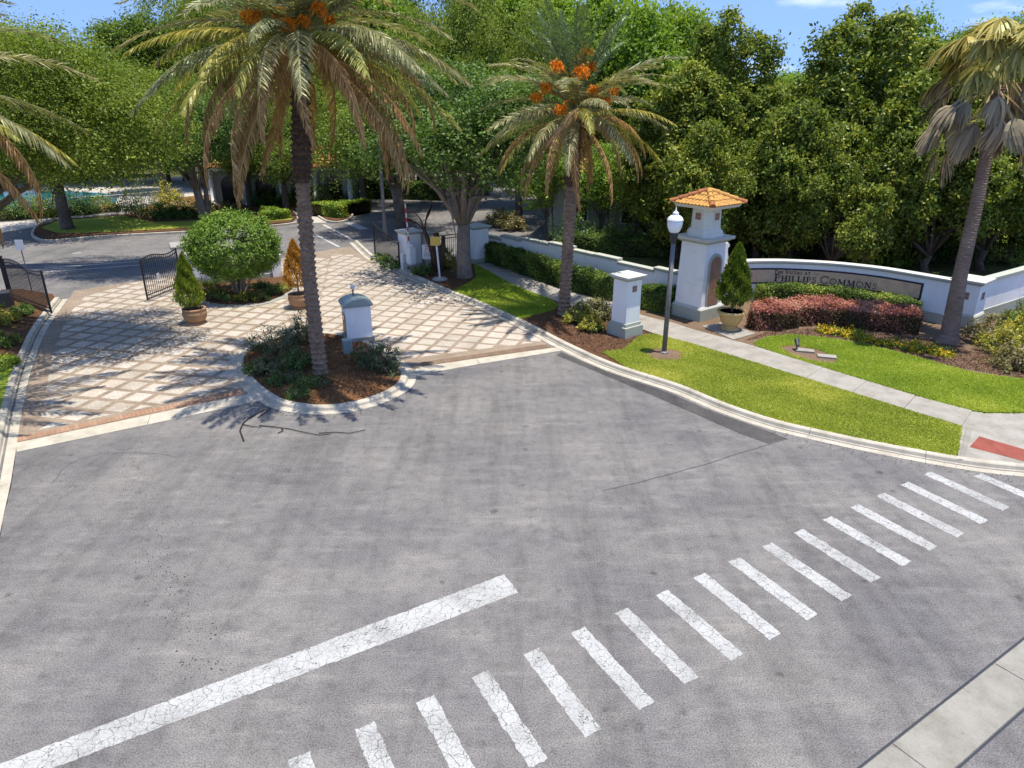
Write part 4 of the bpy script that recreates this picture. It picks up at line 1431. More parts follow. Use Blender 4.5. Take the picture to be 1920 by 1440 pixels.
# ---- iron gates
def gate(name, pf, ph, zf, zh, label, zb=0.12, wave=0.10):
    """leaf from free edge pf to hinge ph (ground points); top dips in a wave"""
    pf, ph = np.array(pf), np.array(ph)
    r = empty(name, (ph[0], ph[1], 0))
    tag(r, label, "gate", "iron gates of the drive")
    d = ph - pf
    Ln = np.linalg.norm(d)
    def top(t):
        return zf + (zh - zf) * t + wave * math.sin(2 * math.pi * t)
    P = lambda t, z: (pf[0] + d[0] * t, pf[1] + d[1] * t, z)
    MB().tube([P(0, zb), P(0, top(0) + .03)], .045, 6).build("stile", "iron_black", r)
    MB().tube([P(1, zb), P(1, top(1) + .03)], .045, 6).build("stile", "iron_black", r)
    for off in (0, -.17):
        MB().tube([P(t, top(t) + off) for t in np.linspace(0, 1, 15)], .03, 6).build("rail", "iron_black", r)
    for z in (zb + .05, zb + .22):
        MB().tube([P(0, z), P(1, z)], .03, 6).build("rail", "iron_black", r)
    n = int(Ln / .14)
    for i in range(1, n):
        t = i / n
        MB().tube([P(t, zb + .04), P(t, top(t))], .015, 5).build("picket", "iron_black", r)
    return r
gh = G(20, 566)
gate("iron_gate", G(98, 592), (gh[0], gh[1] + .2), 2.02, 2.02, "open black iron gate leaf hung on the dark post beside the mulch bed", wave=-.10)
gate("iron_gate", G(278, 567), (G(342, 541)[0], G(342, 541)[1]), 2.02, 2.05, "open black iron gate leaf with pale lock plate behind the green potted cypress", wave=.10)
gate("iron_gate", G(704, 484), G(750, 505), 2.1, 1.55, "open black iron gate leaf against the pier with the barrier box", wave=-.05)
# lock plate
gp_ = np.array(G(278, 567)) * .6 + np.array(G(342, 541)) * .4
lk = MB().box((gp_[0], gp_[1] - .05, 1.05), (.14, .03, .26), math.radians(70)).build("lock_plate", "metal_white", [o for o in COL.objects if o.name == "iron_gate.001"][0])
# gate posts
gpost = empty("gate_post", (gh[0] - .1, gh[1] + .3, 0))
tag(gpost, "dark square iron post carrying the gate beside the mulch bed", "post")
MB().box((gh[0] - .18, gh[1] + .32, 1.05), (.14, .14, 2.1), .3).build("post", "iron_black", gpost)
MB().box((gh[0] - .18, gh[1] + .32, 2.12), (.18, .18, .05), .3).build("post_cap", "iron_black", gpost)
lpier = G(-20, 566)
pier("gate_pier", (lpier[0] - .25, lpier[1] + .3), .5, .95, 2.2, "white stucco pier behind the dark gate post")
opb = MB().box((G(10, 580)[0], G(10, 580)[1], .45), (.75, .6, .8), .45).build("gate_operator", "metal_dark", bevel=.05)
tag(opb, "dark gate operator box at the foot of the white pier", "gate operator")
sgp = G(26, 560)
sg = empty("small_sign", (sgp[0], sgp[1] + 1.4, 0))
tag(sg, "small grey-white sign plate behind the gate hung on the dark post", "sign")
MB().tube([(sgp[0], sgp[1] + 1.4, 0), (sgp[0], sgp[1] + 1.4, 2.5)], .025, 6).build("post", "metal_grey", sg)
MB().box((sgp[0], sgp[1] + 1.37, 2.35), (.38, .02, .5), .1).build("plate", "metal_white", sg)

# ---- low white wall behind the round bush
lwp = smooth_path([(-17.3, 37.6), (-16.6, 36.9), (-15.6, 36.7), (-14.3, 37.2), (-12.9, 38.0)], .25)
lw = empty("low_wall", (-15, 37, 0))
tag(lw, "low white stucco wall curving behind the round clipped bush", "wall")
lwn = -normals2(lwp)
sweep_wall("wall_body", lwp, lwn, -.13, .13, 0, lambda i: 1.45 - .45 * min(1, i / 10), "stucco_white", lw)
sweep_wall("base_course", lwp, lwn, -.17, .17, 0, .3, "stucco_sage", lw)
sweep_wall("cap", lwp, lwn, -.2, .2, lambda i: 1.44 - .45 * min(1, i / 10), lambda i: 1.54 - .45 * min(1, i / 10), "stucco_cap", lw)
col_layer("end_post", (-12.8, 38.05), .5, .5, 0, 1.2, "stucco_white", lw, .55)
col_layer("end_post_cap", (-12.8, 38.05), .6, .6, 1.19, 1.28, "stucco_cap", lw, .55)

# ---- iron fence between the piers behind the oak
fa, fb = np.array([rp[0] + 1.3, rp[1] + .9]), np.array([bp[0] - .7, bp[1] + .9])
fn = empty("iron_fence", (fa[0], fa[1], 0))
tag(fn, "black iron picket fence between the two far gate piers", "fence")
d = fb - fa
n = int(np.linalg.norm(d) / .13)
for z in (.2, 1.55, 1.72):
    MB().tube([(fa[0], fa[1], z), (fb[0], fb[1], z)], .025, 6).build("rail", "iron_black", fn)
for i in range(n + 1):
    p = fa + d * i / n
    MB().tube([(p[0], p[1], .08), (p[0], p[1], 1.78)], .014, 5).build("picket", "iron_black", fn)

# ---- barrier box with raised arm
bb = np.array(G(772, 508, .1))
ba = empty("barrier_gate", (bb[0], bb[1], .1))
tag(ba, "white barrier box with raised striped arm in front of the gate pier", "barrier")
MB().box((bb[0], bb[1], .30), (.62, .62, .40), wang).build("plinth", "concrete_grey", ba, bevel=.02)
cab = MB().box((bb[0], bb[1], .98), (.46, .42, 1.0), wang).build("cabinet", "metal_white", ba, bevel=.06)
MB().lathe((bb[0], bb[1], 1.46), [(.23, 0), (.22, .08), (.15, .15), (.04, .18)], 20).build("cabinet_top", "metal_white", ba, True)
for i in range(9):
    z0 = 1.55 + i * .25
    k = -.035 * i
    MB().tube([(bb[0] - .05 + k * .3, bb[1] - .1, z0), (bb[0] - .05 + (k - .035) * .3, bb[1] - .1, z0 + .252)], .042, 8).build("arm_section", "sign_red" if i % 2 else "metal_white", ba)
fp = np.array(G(757, 506, .1))
MB().box((fp[0], fp[1] + .1, .55), (.26, .26, .9), wang).build("pedestal", "metal_white", ba, bevel=.02)

# ---- roadside signs by the oak
ws = np.array(G(803, 508, .1))
wsr = empty("warning_sign", (ws[0], ws[1], .1))
tag(wsr, "white warning sign with red lettering beside the barrier box", "sign")
MB().tube([(ws[0], ws[1], .05), (ws[0], ws[1], 1.5)], .03, 6).build("post", "metal_grey", wsr)
pt = MB().box((ws[0], ws[1] - .04, 1.18), (.56, .025, .80), .05).build("plate", "metal_white", wsr)
for row, (z, wd_) in enumerate(((1.48, .44), (1.36, .38), (1.25, .42))):
    n = 5
    for i in range(n):
        if (i + row) % 5 == 4:
            continue
        MB().box((ws[0] - wd_ / 2 + wd_ * (i + .5) / n, ws[1] - .056, z), (wd_ / n * .62, .008, .075), .05).build("lettering", "sign_red", pt)
for row in range(4):
    MB().box((ws[0], ws[1] - .056, 1.12 - row * .075), (.40 - .05 * (row % 2), .006, .022), .05).build("lettering", "metal_grey", pt)
ys = np.array(G(825, 524, .1))
ysr = empty("yellow_sign", (ys[0], ys[1], .1))
tag(ysr, "small yellow sign on a white post with round concrete foot", "sign")
MB().lathe((ys[0], ys[1], .06), [(.40, 0), (.40, .08), (.34, .13), (.1, .15)], 20).build("foot", "concrete_grey", ysr)
MB().tube([(ys[0], ys[1], .15), (ys[0] - .12, ys[1], 2.05)], .05, 8).build("post", "metal_white", ysr)
MB().box((ys[0] - .16, ys[1] - .07, 2.15), (.52, .03, .46), .1).build("plate", "sign_yellow", ysr, bevel=.01)

# ---- pots with conifers
def leaves(name, P, N, L, W, mat, parent, rnd=None, T=None, kind=None, org=None):
    o = np.zeros(3) if org is None else org
    V = leaf_quads(np.asarray(P) - o, N, L, W, T)
    if rnd is None:
        rnd = rng.random(len(P))
    me = fast_mesh(name, V, 4, rnd)
    return link(name, me, mat, parent, kind=kind)

def pot(px, py, prof, mat, label, soil_z, soil_r, zb=0.0, cat="pot", group=None):
    g = G(px, py, zb)
    r = empty("plant_pot", (g[0], g[1], zb))
    tag(r, label, cat, group)
    MB().lathe((g[0], g[1], zb), prof, 32).build("bowl", mat, r, True)
    MB().lathe((g[0], g[1], zb), [(soil_r, soil_z - .05), (soil_r, soil_z)], 24).build("soil_fill", "soil", r)
    return np.array([g[0], g[1], zb]), r
BOWL = [(.34, .0), (.42, .0), (.43, .05), (.36, .09), (.30, .10), (.40, .14), (.47, .26), (.50, .42), (.50, .52), (.46, .60), (.49, .62), (.49, .68), (.44, .69), (.42, .66), (.41, .58)]
pA, rA = pot(368, 606, BOWL, "pot_terracotta", "round terracotta pot on a saucer holding the green cypress", .62, .42)
pB, rB = pot(563, 577, BOWL, "pot_terracotta", "round terracotta pot holding the withered orange cypress", .62, .42)
URN = [(.36, 0), (.38, .04), (.34, .08), (.26, .11), (.24, .15), (.30, .20), (.40, .34), (.46, .52), (.48, .62), (.50, .66), (.58, .70), (.60, .75), (.57, .80), (.50, .81), (.47, .76)]
us = slab("paving_slab", GP([(1316, 612), (1352, 605), (1418, 625), (1375, 637)], .13), .0, .145, "concrete_walk", label="square pale paving slab under the yellow urn")
pU, rU = pot(1368, 617, URN, "urn_yellow", "yellow pedestal urn holding the clipped cypress beside the tower", .76, .48, .145, "urn")

def conifer(name, base, h, r, n, mat, label, stem_mat="bark_oak", low=0.25, seg=None, skirt=None):
    root = empty(name, tuple(base))
    tag(root, label, "shrub")
    MB().tube([base, base + [0, 0, h * .55], base + [0, 0, h * .98]], [.045, .03, .008], 7).build("trunk", stem_mat, root)
    t = rng.random(n) ** 0.75
    prof = np.sin(np.clip((1 - t) * 1.0, 0, 1) ** 0.8 * math.pi * .62 + .0)
    prof = (1 - t) ** 0.75 * (0.42 + 0.58 * np.minimum(1, t / 0.18))
    if seg:
        prof = prof * (0.72 + 0.28 * np.abs(np.sin(t * math.pi * seg)) ** .6)
    ang = rng.random(n) * 2 * math.pi
    lump = 1 + .16 * np.sin(ang * 5 + t * 17) + .10 * np.sin(ang * 9 - t * 31)
    rad = r * prof * lump * (0.55 + 0.5 * rng.random(n) ** .5)
    z = h * (low + (1 - low) * t)
    P = np.c_[rad * np.cos(ang), rad * np.sin(ang), z] + rng.normal(size=(n, 3)) * .015
    out = np.c_[np.cos(ang), np.sin(ang), np.full(n, .5)]
    T = out * [.6, .6, 1] + [0, 0, .9] + rng.normal(size=(n, 3)) * .4
    N = np.cross(T, rng.normal(size=(n, 3)))
    V = leaf_quads(P, N, .11 + .05 * rng.random(n), .035, T)
    link("foliage", fast_mesh("foliage", V, 4, np.clip(.5 * rng.random(n) + .5 * (0.5 + .5 * np.sin(ang * 3 + t * 23)), 0, 1)), mat, root)
    return root
conifer("potted_cypress", pA + [-.12, 0, .6], 2.4, .68, 7500, "leaf_conifer", "yellow-green cypress in the terracotta pot by the iron gate", low=.06, seg=3.2)
conifer("potted_cypress", pB + [0, 0, .6], 2.55, .72, 6500, "leaf_deadconifer", "withered orange cypress in the terracotta pot beside the palm trunk", low=.16)
conifer("potted_cypress", pU + [0, 0, .75], 2.8, .80, 14000, "leaf_cypress", "full green cone cypress in the yellow urn", low=.10)

# ---- covers and spotlight in the lawn
zl = Z_LAWN + .025
for cx, cy in ((1509, 659), (1550, 670)):
    c = G(cx, cy, zl)
    o = MB().box((c[0], c[1], zl + .03), (.66, .34, .08), math.radians(-16)).build("utility_cover", "concrete_walk", bevel=.01)
    tag(o, "white rectangular utility cover close beside the garden spotlight" if cx < 1520 else "white rectangular utility cover one step away from the garden spotlight", "cover", "utility covers in the lawn")
bare = slab("planting_bed", [tuple(p) for p in ring(np.array(GP([(1462, 650), (1490, 647), (1540, 658), (1572, 672), (1566, 682), (1530, 678), (1480, 664)], zl)))], 0, zl + .004, "mulch_pale", label="bare soil patch round the white utility covers")
c = G(1493, 657, zl)
sp = empty("spotlight", (c[0], c[1], zl))
tag(sp, "small black garden spotlight beside the white utility covers", "spotlight")
MB().tube([(c[0], c[1], zl - .02), (c[0], c[1], zl + .22)], .02, 6).build("stake", "metal_dark", sp)
MB().tube([(c[0] - .02, c[1] - .12, zl + .22), (c[0], c[1] + .02, zl + .30), (c[0] + .02, c[1] + .14, zl + .38)], [.06, .08, .10], 12).build("lamp_head", "metal_dark", sp)

# ---- fallen twig on the asphalt
tw_ = empty("fallen_twig", (*G(470, 800), 0))
tag(tw_, "thin dry forked twig lying on the asphalt before the palm island", "twig")
def twig(pts, r, name="branch"):
    P = [(*G(*p, .02), .018 + .02 * random.random()) for p in pts]
    MB().tube(P, [r * (1 - .5 * i / len(P)) for i in range(len(P))], 6).build(name, "twig_dark", tw_)
twig([(457, 827), (450, 808), (455, 795), (462, 788), (478, 778), (496, 768)], .024)
twig([(455, 796), (470, 800), (490, 802)], .014)
twig([(483, 784), (497, 774), (507, 767)], .014)
twig([(486, 798), (515, 801), (545, 805), (575, 812), (600, 816), (620, 814)], .014)
twig([(528, 803), (531, 808), (521, 813)], .018)
twig([(598, 813), (630, 811), (655, 813), (685, 806)], .014)

# ---- back-lot pole, building, fence, houses
pg = G(723, 452)
ob = empty("street_pole", (pg[0], pg[1], 0))
tag(ob, "dark slender pole behind the open gate leaf", "pole")
MB().tube([(pg[0], pg[1], 0), (pg[0], pg[1], 6.4)], [.13, .09], 10).build("pole", "metal_grey", ob)
MB().lathe((pg[0], pg[1], 6.4), [(.14, 0), (.24, .2), (.26, .36), (.12, .5), (.03, .62)], 16).build("globe", "globe_white", ob, True)

# pool fence: posts, rails, pickets
fpts = smooth_path(GP([(-120, 415), (0, 411), (120, 401), (232, 393), (300, 386), (345, 380)]), .16)
pf = empty("pool_fence", (fpts[0][0], fpts[0][1], 0))
tag(pf, "white picket fence round the swimming pool", "fence")
for z in (.18, 1.28):
    MB().tube([(p[0], p[1], z) for p in fpts[::6]], .03, 5).build("rail", "fence_white", pf)
pk = MB().box((0, 0, .7), (.05, .03, 1.35)).build("picket", "fence_white", pf, org=np.zeros(3))
pk.location = (0, 0, 0)
for i, p in enumerate(fpts[:295]):
    o = pk if i == 0 else pk.copy()
    if i:
        COL.objects.link(o)
    o.location = (p[0] - fpts[0][0], p[1] - fpts[0][1], 0)

def building(name, c, size, rz, eave, rise, label, openings, roofmat="roof_tile", over=.7, wall="stucco_cream", columns=0):
    r = empty(name, (c[0], c[1], 0))
    tag(r, label, "building")
    w, dp = size
    ca, sa = math.cos(rz), math.sin(rz)
    L2W = lambda x, y: (c[0] + x * ca - y * sa, c[1] + x * sa + y * ca)
    MB().prism([L2W(-w / 2, -dp / 2), L2W(w / 2, -dp / 2), L2W(w / 2, dp / 2), L2W(-w / 2, dp / 2)], 0, eave).build("wall", wall, r)
    e = over
    P = [(*L2W(-w / 2 - e, -dp / 2 - e), eave), (*L2W(w / 2 + e, -dp / 2 - e), eave), (*L2W(w / 2 + e, dp / 2 + e), eave), (*L2W(-w / 2 - e, dp / 2 + e), eave)]
    k = max(0, w / 2 - dp / 2)
    R = [(*L2W(-k, 0), eave + rise), (*L2W(k, 0), eave + rise)]
    rf = MB().add(P + R, [(0, 1, 5, 4), (1, 2, 5), (2, 3, 4, 5), (3, 0, 4), (3, 2, 1, 0)]).build("roof", roofmat, r)
    MB().prism([L2W(-w / 2 - e - .02, -dp / 2 - e - .02), L2W(w / 2 + e + .02, -dp / 2 - e - .02), L2W(w / 2 + e + .02, dp / 2 + e + .02), L2W(-w / 2 - e - .02, dp / 2 + e + .02)], eave - .22, eave - .01).build("fascia", "stucco_cap", r)
    # tile courses on the front slope
    for q in range(10):
        t0, t1 = q / 10, (q + 1) / 10
        a0 = [np.array(P[0]) * (1 - t) + np.array(R[0]) * t for t in (t0, t1)]
        b0 = [np.array(P[1]) * (1 - t) + np.array(R[1]) * t for t in (t0, t1)]
        upv = np.array([0, 0, .10])
        MB().add([a0[0] + upv, b0[0] + upv, b0[1] + upv * .2, a0[1] + upv * .2, a0[0] + upv * .1, b0[0] + upv * .1], [(0, 1, 2, 3), (4, 5, 1, 0)]).build("tile_course", roofmat if q % 3 else "roof_tile_red", rf)
    for (x, z0, ww, hh, kind) in openings:
        if kind == "arch":
            P2 = arch_pts(ww, hh)
            f = [(*L2W(x + px_, -dp / 2 - .02), z0 + z) for px_, z in P2]
            b2 = [(*L2W(x + px_, -dp / 2 + .05), z0 + z) for px_, z in P2]
            n2 = len(P2)
            MB().add(f + b2, [tuple(range(n2)), tuple(range(n2, 2 * n2))[::-1]] + [(i, i + n2, (i + 1) % n2 + n2, (i + 1) % n2) for i in range(n2)]).build("arch_opening", "window_dark", r)
        else:
            fr = MB().prism([L2W(x - ww / 2 - .08, -dp / 2 - .05), L2W(x + ww / 2 + .08, -dp / 2 - .05), L2W(x + ww / 2 + .08, -dp / 2 + .02), L2W(x - ww / 2 - .08, -dp / 2 + .02)], z0 - .08, z0 + hh + .08).build("window", "stucco_white", r)
            for s in (-1, 1):
                MB().prism([L2W(x + s * ww / 4 - ww / 4 + .02, -dp / 2 - .06), L2W(x + s * ww / 4 + ww / 4 - .02, -dp / 2 - .06), L2W(x + s * ww / 4 + ww / 4 - .02, -dp / 2), L2W(x + s * ww / 4 - ww / 4 + .02, -dp / 2)], z0, z0 + hh).build("pane", "window_dark", fr)
    for i in range(columns):
        x = -w / 2 + .4 + (w - .8) * i / max(1, columns - 1)
        p = L2W(x, -dp / 2 - .35)
        MB().lathe((*p, 0), [(.34, 0), (.34, .2), (.24, .25), (.22, eave - .5), (.32, eave - .42), (.34, eave - .24)], 16).build("column", "stucco_white", r, True)
    return r
building("clubhouse", (-21.5, 71.5), (13, 9), math.radians(6), 3.3, 2.4, "low clubhouse with orange tile roof and dark arches behind the parking road",
         [(-4.6, 0.1, 1.6, 2.5, "arch"), (-1.5, .1, 1.8, 2.5, "arch"), (1.6, .1, 1.8, 2.5, "arch"), (4.6, .1, 1.6, 2.5, "arch")], columns=5, wall="stucco_sage")  # darker sage wall: the shade on the clubhouse front is put into its colour
building("house", (9.5, 54.5), (12, 9), math.radians(-14), 3.6, 2.6, "pale stucco house glimpsed between the trees behind the stepped wall",
         [(-4, 1.0, 1.6, 1.4, "win"), (0, 1.0, 1.6, 1.4, "win"), (4, 1.0, 1.6, 1.4, "win")], "roof_tile", wall="stucco_sage")
building("house", (24.5, 58), (13, 10), math.radians(-8), 5.4, 1.8, "two storey pale house hidden behind the magnolias",
         [(-4, 1.0, 1.6, 1.4, "win"), (2, 1.0, 1.6, 1.4, "win"), (-4, 3.7, 1.4, 1.2, "win"), (2, 3.7, 1.4, 1.2, "win")], "roof_tile", wall="stucco_cream")

# ================================================================== VEGETATION
# ---- trees: crown prototypes made of leaf clumps on lobes, shared between copies
def crown_mesh(name, rx, ry, rz, nlobe, nclump, nleaf, leaf, aspect, lobe_r=(.34, .52), sig=.30, upb=.55, shape="oval", rosette=False, holes=0.0):
    L = []
    for i in range(nlobe):
        for _ in range(50):
            d = rng.normal(size=3)
            d /= np.linalg.norm(d)
            r = rng.random() ** .5 * .72
            c = d * r
            if shape == "cone":
                t = rng.random() ** 1.15
                a = rng.random() * 2 * math.pi
                w = (1 - t) ** .75 * .70
                c = np.array([w * math.cos(a), w * math.sin(a), -0.88 + 1.72 * t])
            if shape == "lobed":
                c = d * (rng.random() ** .4 * .86)
            if shape == "flat" and c[2] < -.45:
                continue
            break
        lr = rng.uniform(*lobe_r)
        if shape == "cone":
            lr *= (1.05 - .45 * (c[2] + .88) / 1.72)
        L.append((c, lr))
    cl = []
    w = np.array([l[1] ** 2 for l in L])
    pick = rng.choice(len(L), nclump, p=w / w.sum())
    for k in pick:
        c, lr = L[k]
        d = rng.normal(size=3) + [0, 0, upb]
        d /= np.linalg.norm(d)
        q = c + d * lr * (rng.uniform(.72, 1.04))
        cl.append(np.r_[q, d])
    cl = np.array(cl)
    S = np.array([rx, ry, rz])
    C = cl[:, :3] * S
    D = unit(cl[:, 3:] / S)
    cv = rng.random(len(C))
    csize = rng.uniform(.6, 1.35, len(C))
    idx = np.repeat(np.arange(len(C)), nleaf)
    n = len(idx)
    off = rng.normal(size=(n, 3)) * sig * csize[idx][:, None]
    off[:, 2] *= .75
    P = C[idx] + off
    N = D[idx] * .55 + unit(rng.normal(size=(n, 3))) * .75 + [0, 0, .35]
    T = None
    if rosette:
        T = unit(off) + D[idx] * .3
        N = D[idx] * .9 + rng.normal(size=(n, 3)) * .35 + [0, 0, .25]
    Ls = leaf * rng.uniform(.7, 1.25, n)
    V = leaf_quads(P, N, Ls, Ls * aspect, T)
    rnd = np.clip(.62 * cv[idx] + .38 * rng.random(n), 0, 1)
    return fast_mesh(name, V, 4, rnd), C

def trunk_mesh(name, C, crown_z, h_fork, r0, nlimb, multi=1, seg=7, spread=.35):
    """trunk(s) from the ground with limbs reaching into the crown (C: clump centres, crown coords)"""
    mb = MB()
    forks = []
    for m_ in range(multi):
        a = 2 * math.pi * m_ / multi + .6
        sp_ = 0 if multi == 1 else spread
        b0 = np.array([math.cos(a) * .12 * (multi > 1), math.sin(a) * .12 * (multi > 1), -.1])
        top = np.array([math.cos(a) * sp_ * h_fork * .6, math.sin(a) * sp_ * h_fork * .6, h_fork])
        mid = (b0 + top) / 2 + rng.normal(size=3) * [.06, .06, 0]
        k = r0 / (multi ** .5)
        mb.tube([b0, b0 * .7 + mid * .3, mid, top], [k * 1.35, k * 1.05, k * .95, k * .82], seg + 3)
        forks.append((top, k * .8))
    for i in range(nlimb):
        top, k = forks[i % len(forks)]
        tgt = C[rng.integers(len(C))] * .85 + [0, 0, crown_z]
        m1 = top + (tgt - top) * .35 + rng.normal(size=3) * .25 + [0, 0, .25]
        m2 = top + (tgt - top) * .7 + rng.normal(size=3) * .25 + [0, 0, .15]
        kk_ = k * rng.uniform(.45, .75)
        mb.tube([top - [0, 0, .15], m1, m2, tgt], [kk_, kk_ * .65, kk_ * .4, kk_ * .12], seg)
        for _ in range(2):
            t2 = m2 + rng.normal(size=3) * 1.0
            mb.tube([m1, (m1 + t2) / 2 + [0, 0, .1], t2], [kk_ * .4, kk_ * .25, .01], 5)
    me = bpy.data.meshes.new(name)
    me.from_pydata(mb.v, [], mb.f)
    me.polygons.foreach_set("use_smooth", [True] * len(me.polygons))
    return me

PROTO = {}
def proto(key, rx, ry, rz, hf, zc, r0, nl, multi, leafmat, barkmat, **kw):
    cm, C = crown_mesh("crown_" + key, rx, ry, rz, **kw)
    cm.materials.append(MATS[leafmat])
    tm = trunk_mesh("trunk_" + key, C, zc, hf, r0, nl, multi)
    tm.materials.append(MATS[barkmat])
    PROTO[key] = (cm, tm, zc, rz, max(rx, ry))
proto("oak_a", 5.4, 5.0, 3.7, 2.6, 6.0, .36, 12, 1, "leaf_oak", "bark_oak", nlobe=15, nclump=1000, nleaf=46, leaf=.17, aspect=.55, sig=.34)
proto("oak_b", 5.0, 5.4, 4.1, 2.4, 6.2, .34, 12, 1, "leaf_oak", "bark_oak", nlobe=13, nclump=1000, nleaf=46, leaf=.17, aspect=.55, sig=.34)
proto("oak_c", 5.2, 4.8, 3.2, 2.1, 5.6, .34, 14, 3, "leaf_dark", "bark_pale", nlobe=15, nclump=950, nleaf=46, leaf=.16, aspect=.55, sig=.32)
proto("oak_d", 5.2, 4.8, 3.1, 2.5, 6.1, .33, 16, 1, "leaf_dark", "bark_pale", nlobe=15, nclump=950, nleaf=46, leaf=.16, aspect=.55, sig=.32)
proto("mag_a", 3.2, 3.2, 4.6, 1.0, 5.2, .22, 14, 1, "leaf_magnolia", "bark_oak", nlobe=26, nclump=1500, nleaf=27, leaf=.21, aspect=.5, lobe_r=(.20, .38), sig=.19, shape="lobed", rosette=False)
proto("mag_b", 3.4, 3.2, 3.6, 1.0, 4.2, .22, 14, 1, "leaf_magnolia", "bark_oak", nlobe=22, nclump=1500, nleaf=27, leaf=.21, aspect=.5, lobe_r=(.22, .42), sig=.19, shape="lobed", rosette=False)
proto("mag_c", 2.9, 3.1, 5.4, 1.2, 6.0, .22, 14, 1, "leaf_magnolia", "bark_oak", nlobe=26, nclump=1450, nleaf=27, leaf=.21, aspect=.5, lobe_r=(.15, .34), sig=.19, shape="lobed", rosette=False)
proto("bright_a", 4.2, 4.2, 5.6, 3.0, 7.6, .26, 14, 1, "leaf_bright", "bark_pale", nlobe=16, nclump=800, nleaf=40, leaf=.24, aspect=.75, sig=.38)
proto("bright_b", 3.6, 3.6, 6.2, 3.0, 8.2, .24, 14, 1, "leaf_bright", "bark_pale", nlobe=15, nclump=700, nleaf=38, leaf=.24, aspect=.75, lobe_r=(.24, .42), sig=.36)
proto("slim", 2.6, 2.6, 5.5, 3.0, 7.4, .20, 10, 1, "leaf_oak", "bark_oak", nlobe=16, nclump=700, nleaf=38, leaf=.20, aspect=.5, lobe_r=(.2, .34), sig=.34)
proto("small", 2.4, 2.4, 1.7, 1.3, 3.6, .12, 12, 3, "leaf_bright", "bark_oak", nlobe=11, nclump=420, nleaf=32, leaf=.15, aspect=.6, lobe_r=(.3, .5), sig=.24)

def tree(key, base, height, width, label, rz=None, name=None, group=None, z0=0.0, zstretch=None):
    cm, tm, zc, rzc, rr = PROTO[key]
    sxy = width / rr
    sz = height / (zc + rzc * .98)
    r = empty(name or {"oak": "oak_tree", "mag": "magnolia_tree", "bri": "broadleaf_tree", "sli": "slender_tree", "sma": "small_tree"}[key[:3]], (base[0], base[1], z0), rng.random() * 6.28 if rz is None else rz)
    tag(r, label, "tree", group)
    t = bpy.data.objects.new("trunk", tm); COL.objects.link(t); t.parent = r
    t.scale = (sxy if sxy < 1.2 else 1.2, sxy if sxy < 1.2 else 1.2, sz)
    c = bpy.data.objects.new("crown", cm); COL.objects.link(c); c.parent = r
    c.location = (0, 0, zc * sz)
    c.scale = (sxy, sxy, sz)
    return r

def tree_px(key, px, top_y, Y, width, label, **kw):
    p = AT(px, top_y, Y)
    return tree(key, (p[0], Y), max(4.0, p[2]), width, label, **kw)

# named foreground trees
tree("oak_d", G(872, 522), 10.6, 6.6, "broad oak with forked grey trunk beside the yellow sign", rz=.5)
tree("oak_a", G(128, 432), 11.8, 7.8, "rounded oak on the long island in front of the pool fence", rz=1.1)
tree("oak_c", (-24.6, 57.6), 10.5, 5.8, "dark multi-stemmed oak on the long island beside the round bush", rz=2.2)
tree("oak_b", G(752, 434), 13.5, 5.8, "tall oak with straight brown trunk behind the open gate leaf", rz=.2)
# oak whose limbs hang over the shaded lane, trunk outside the picture
nt = empty("oak_tree", (-25.2, 30.8, 0))
tag(nt, "large oak reaching over the shaded lane from outside the gate pier", "tree")
cm_, Cn_ = crown_mesh("crown_near", 5.4, 4.8, 2.9, nlobe=18, nclump=1700, nleaf=44, leaf=.12, aspect=.5, sig=.30)
cm_.materials.append(MATS["leaf_oak"])
co = bpy.data.objects.new("crown", cm_); COL.objects.link(co); co.parent = nt; co.location = (8.7, -3.4, 8.3)
mbn = MB()
mbn.tube([(0, 0, -.1), (.1, 0, 1.2), (.5, -.1, 3.0)], [.5, .4, .34], 10)
for i in range(11):
    tg = Cn_[rng.integers(len(Cn_))] * .85 + [8.7, -3.4, 8.3]
    mbn.tube([(.45, -.1, 2.8), np.array([.5, -.1, 3]) * .55 + tg * .45 + [0, 0, .5], np.array([.5, -.1, 3]) * .2 + tg * .8 + [0, 0, .3], tg], [.2, .13, .07, .015], 7)
mbn.build("trunk", "bark_oak", nt, True, org=np.zeros(3))

nt2 = empty("oak_tree", (-32.0, 40.6, 0))
tag(nt2, "spreading oak behind the gate leaves whose shade falls on the parking road", "tree")
cm2_, Cn2_ = crown_mesh("crown_spread", 5.8, 4.4, 2.7, nlobe=17, nclump=1400, nleaf=44, leaf=.13, aspect=.5, sig=.30)
cm2_.materials.append(MATS["leaf_oak"])
co2 = bpy.data.objects.new("crown", cm2_); COL.objects.link(co2); co2.parent = nt2; co2.location = (11.0, -.8, 8.4)
mb2_ = MB()
mb2_.tube([(0, 0, -.1), (.1, 0, 1.4), (.6, 0, 3.2)], [.5, .4, .33], 10)
for i in range(11):
    tg = Cn2_[rng.integers(len(Cn2_))] * .85 + [11.0, -.8, 8.4]
    f0 = np.array([.55, 0, 3.0])
    mb2_.tube([f0, f0 * .55 + tg * .45 + [0, 0, .6], f0 * .2 + tg * .8 + [0, 0, .3], tg], [.2, .13, .07, .015], 7)
mb2_.build("trunk", "bark_oak", nt2, True, org=np.zeros(3))

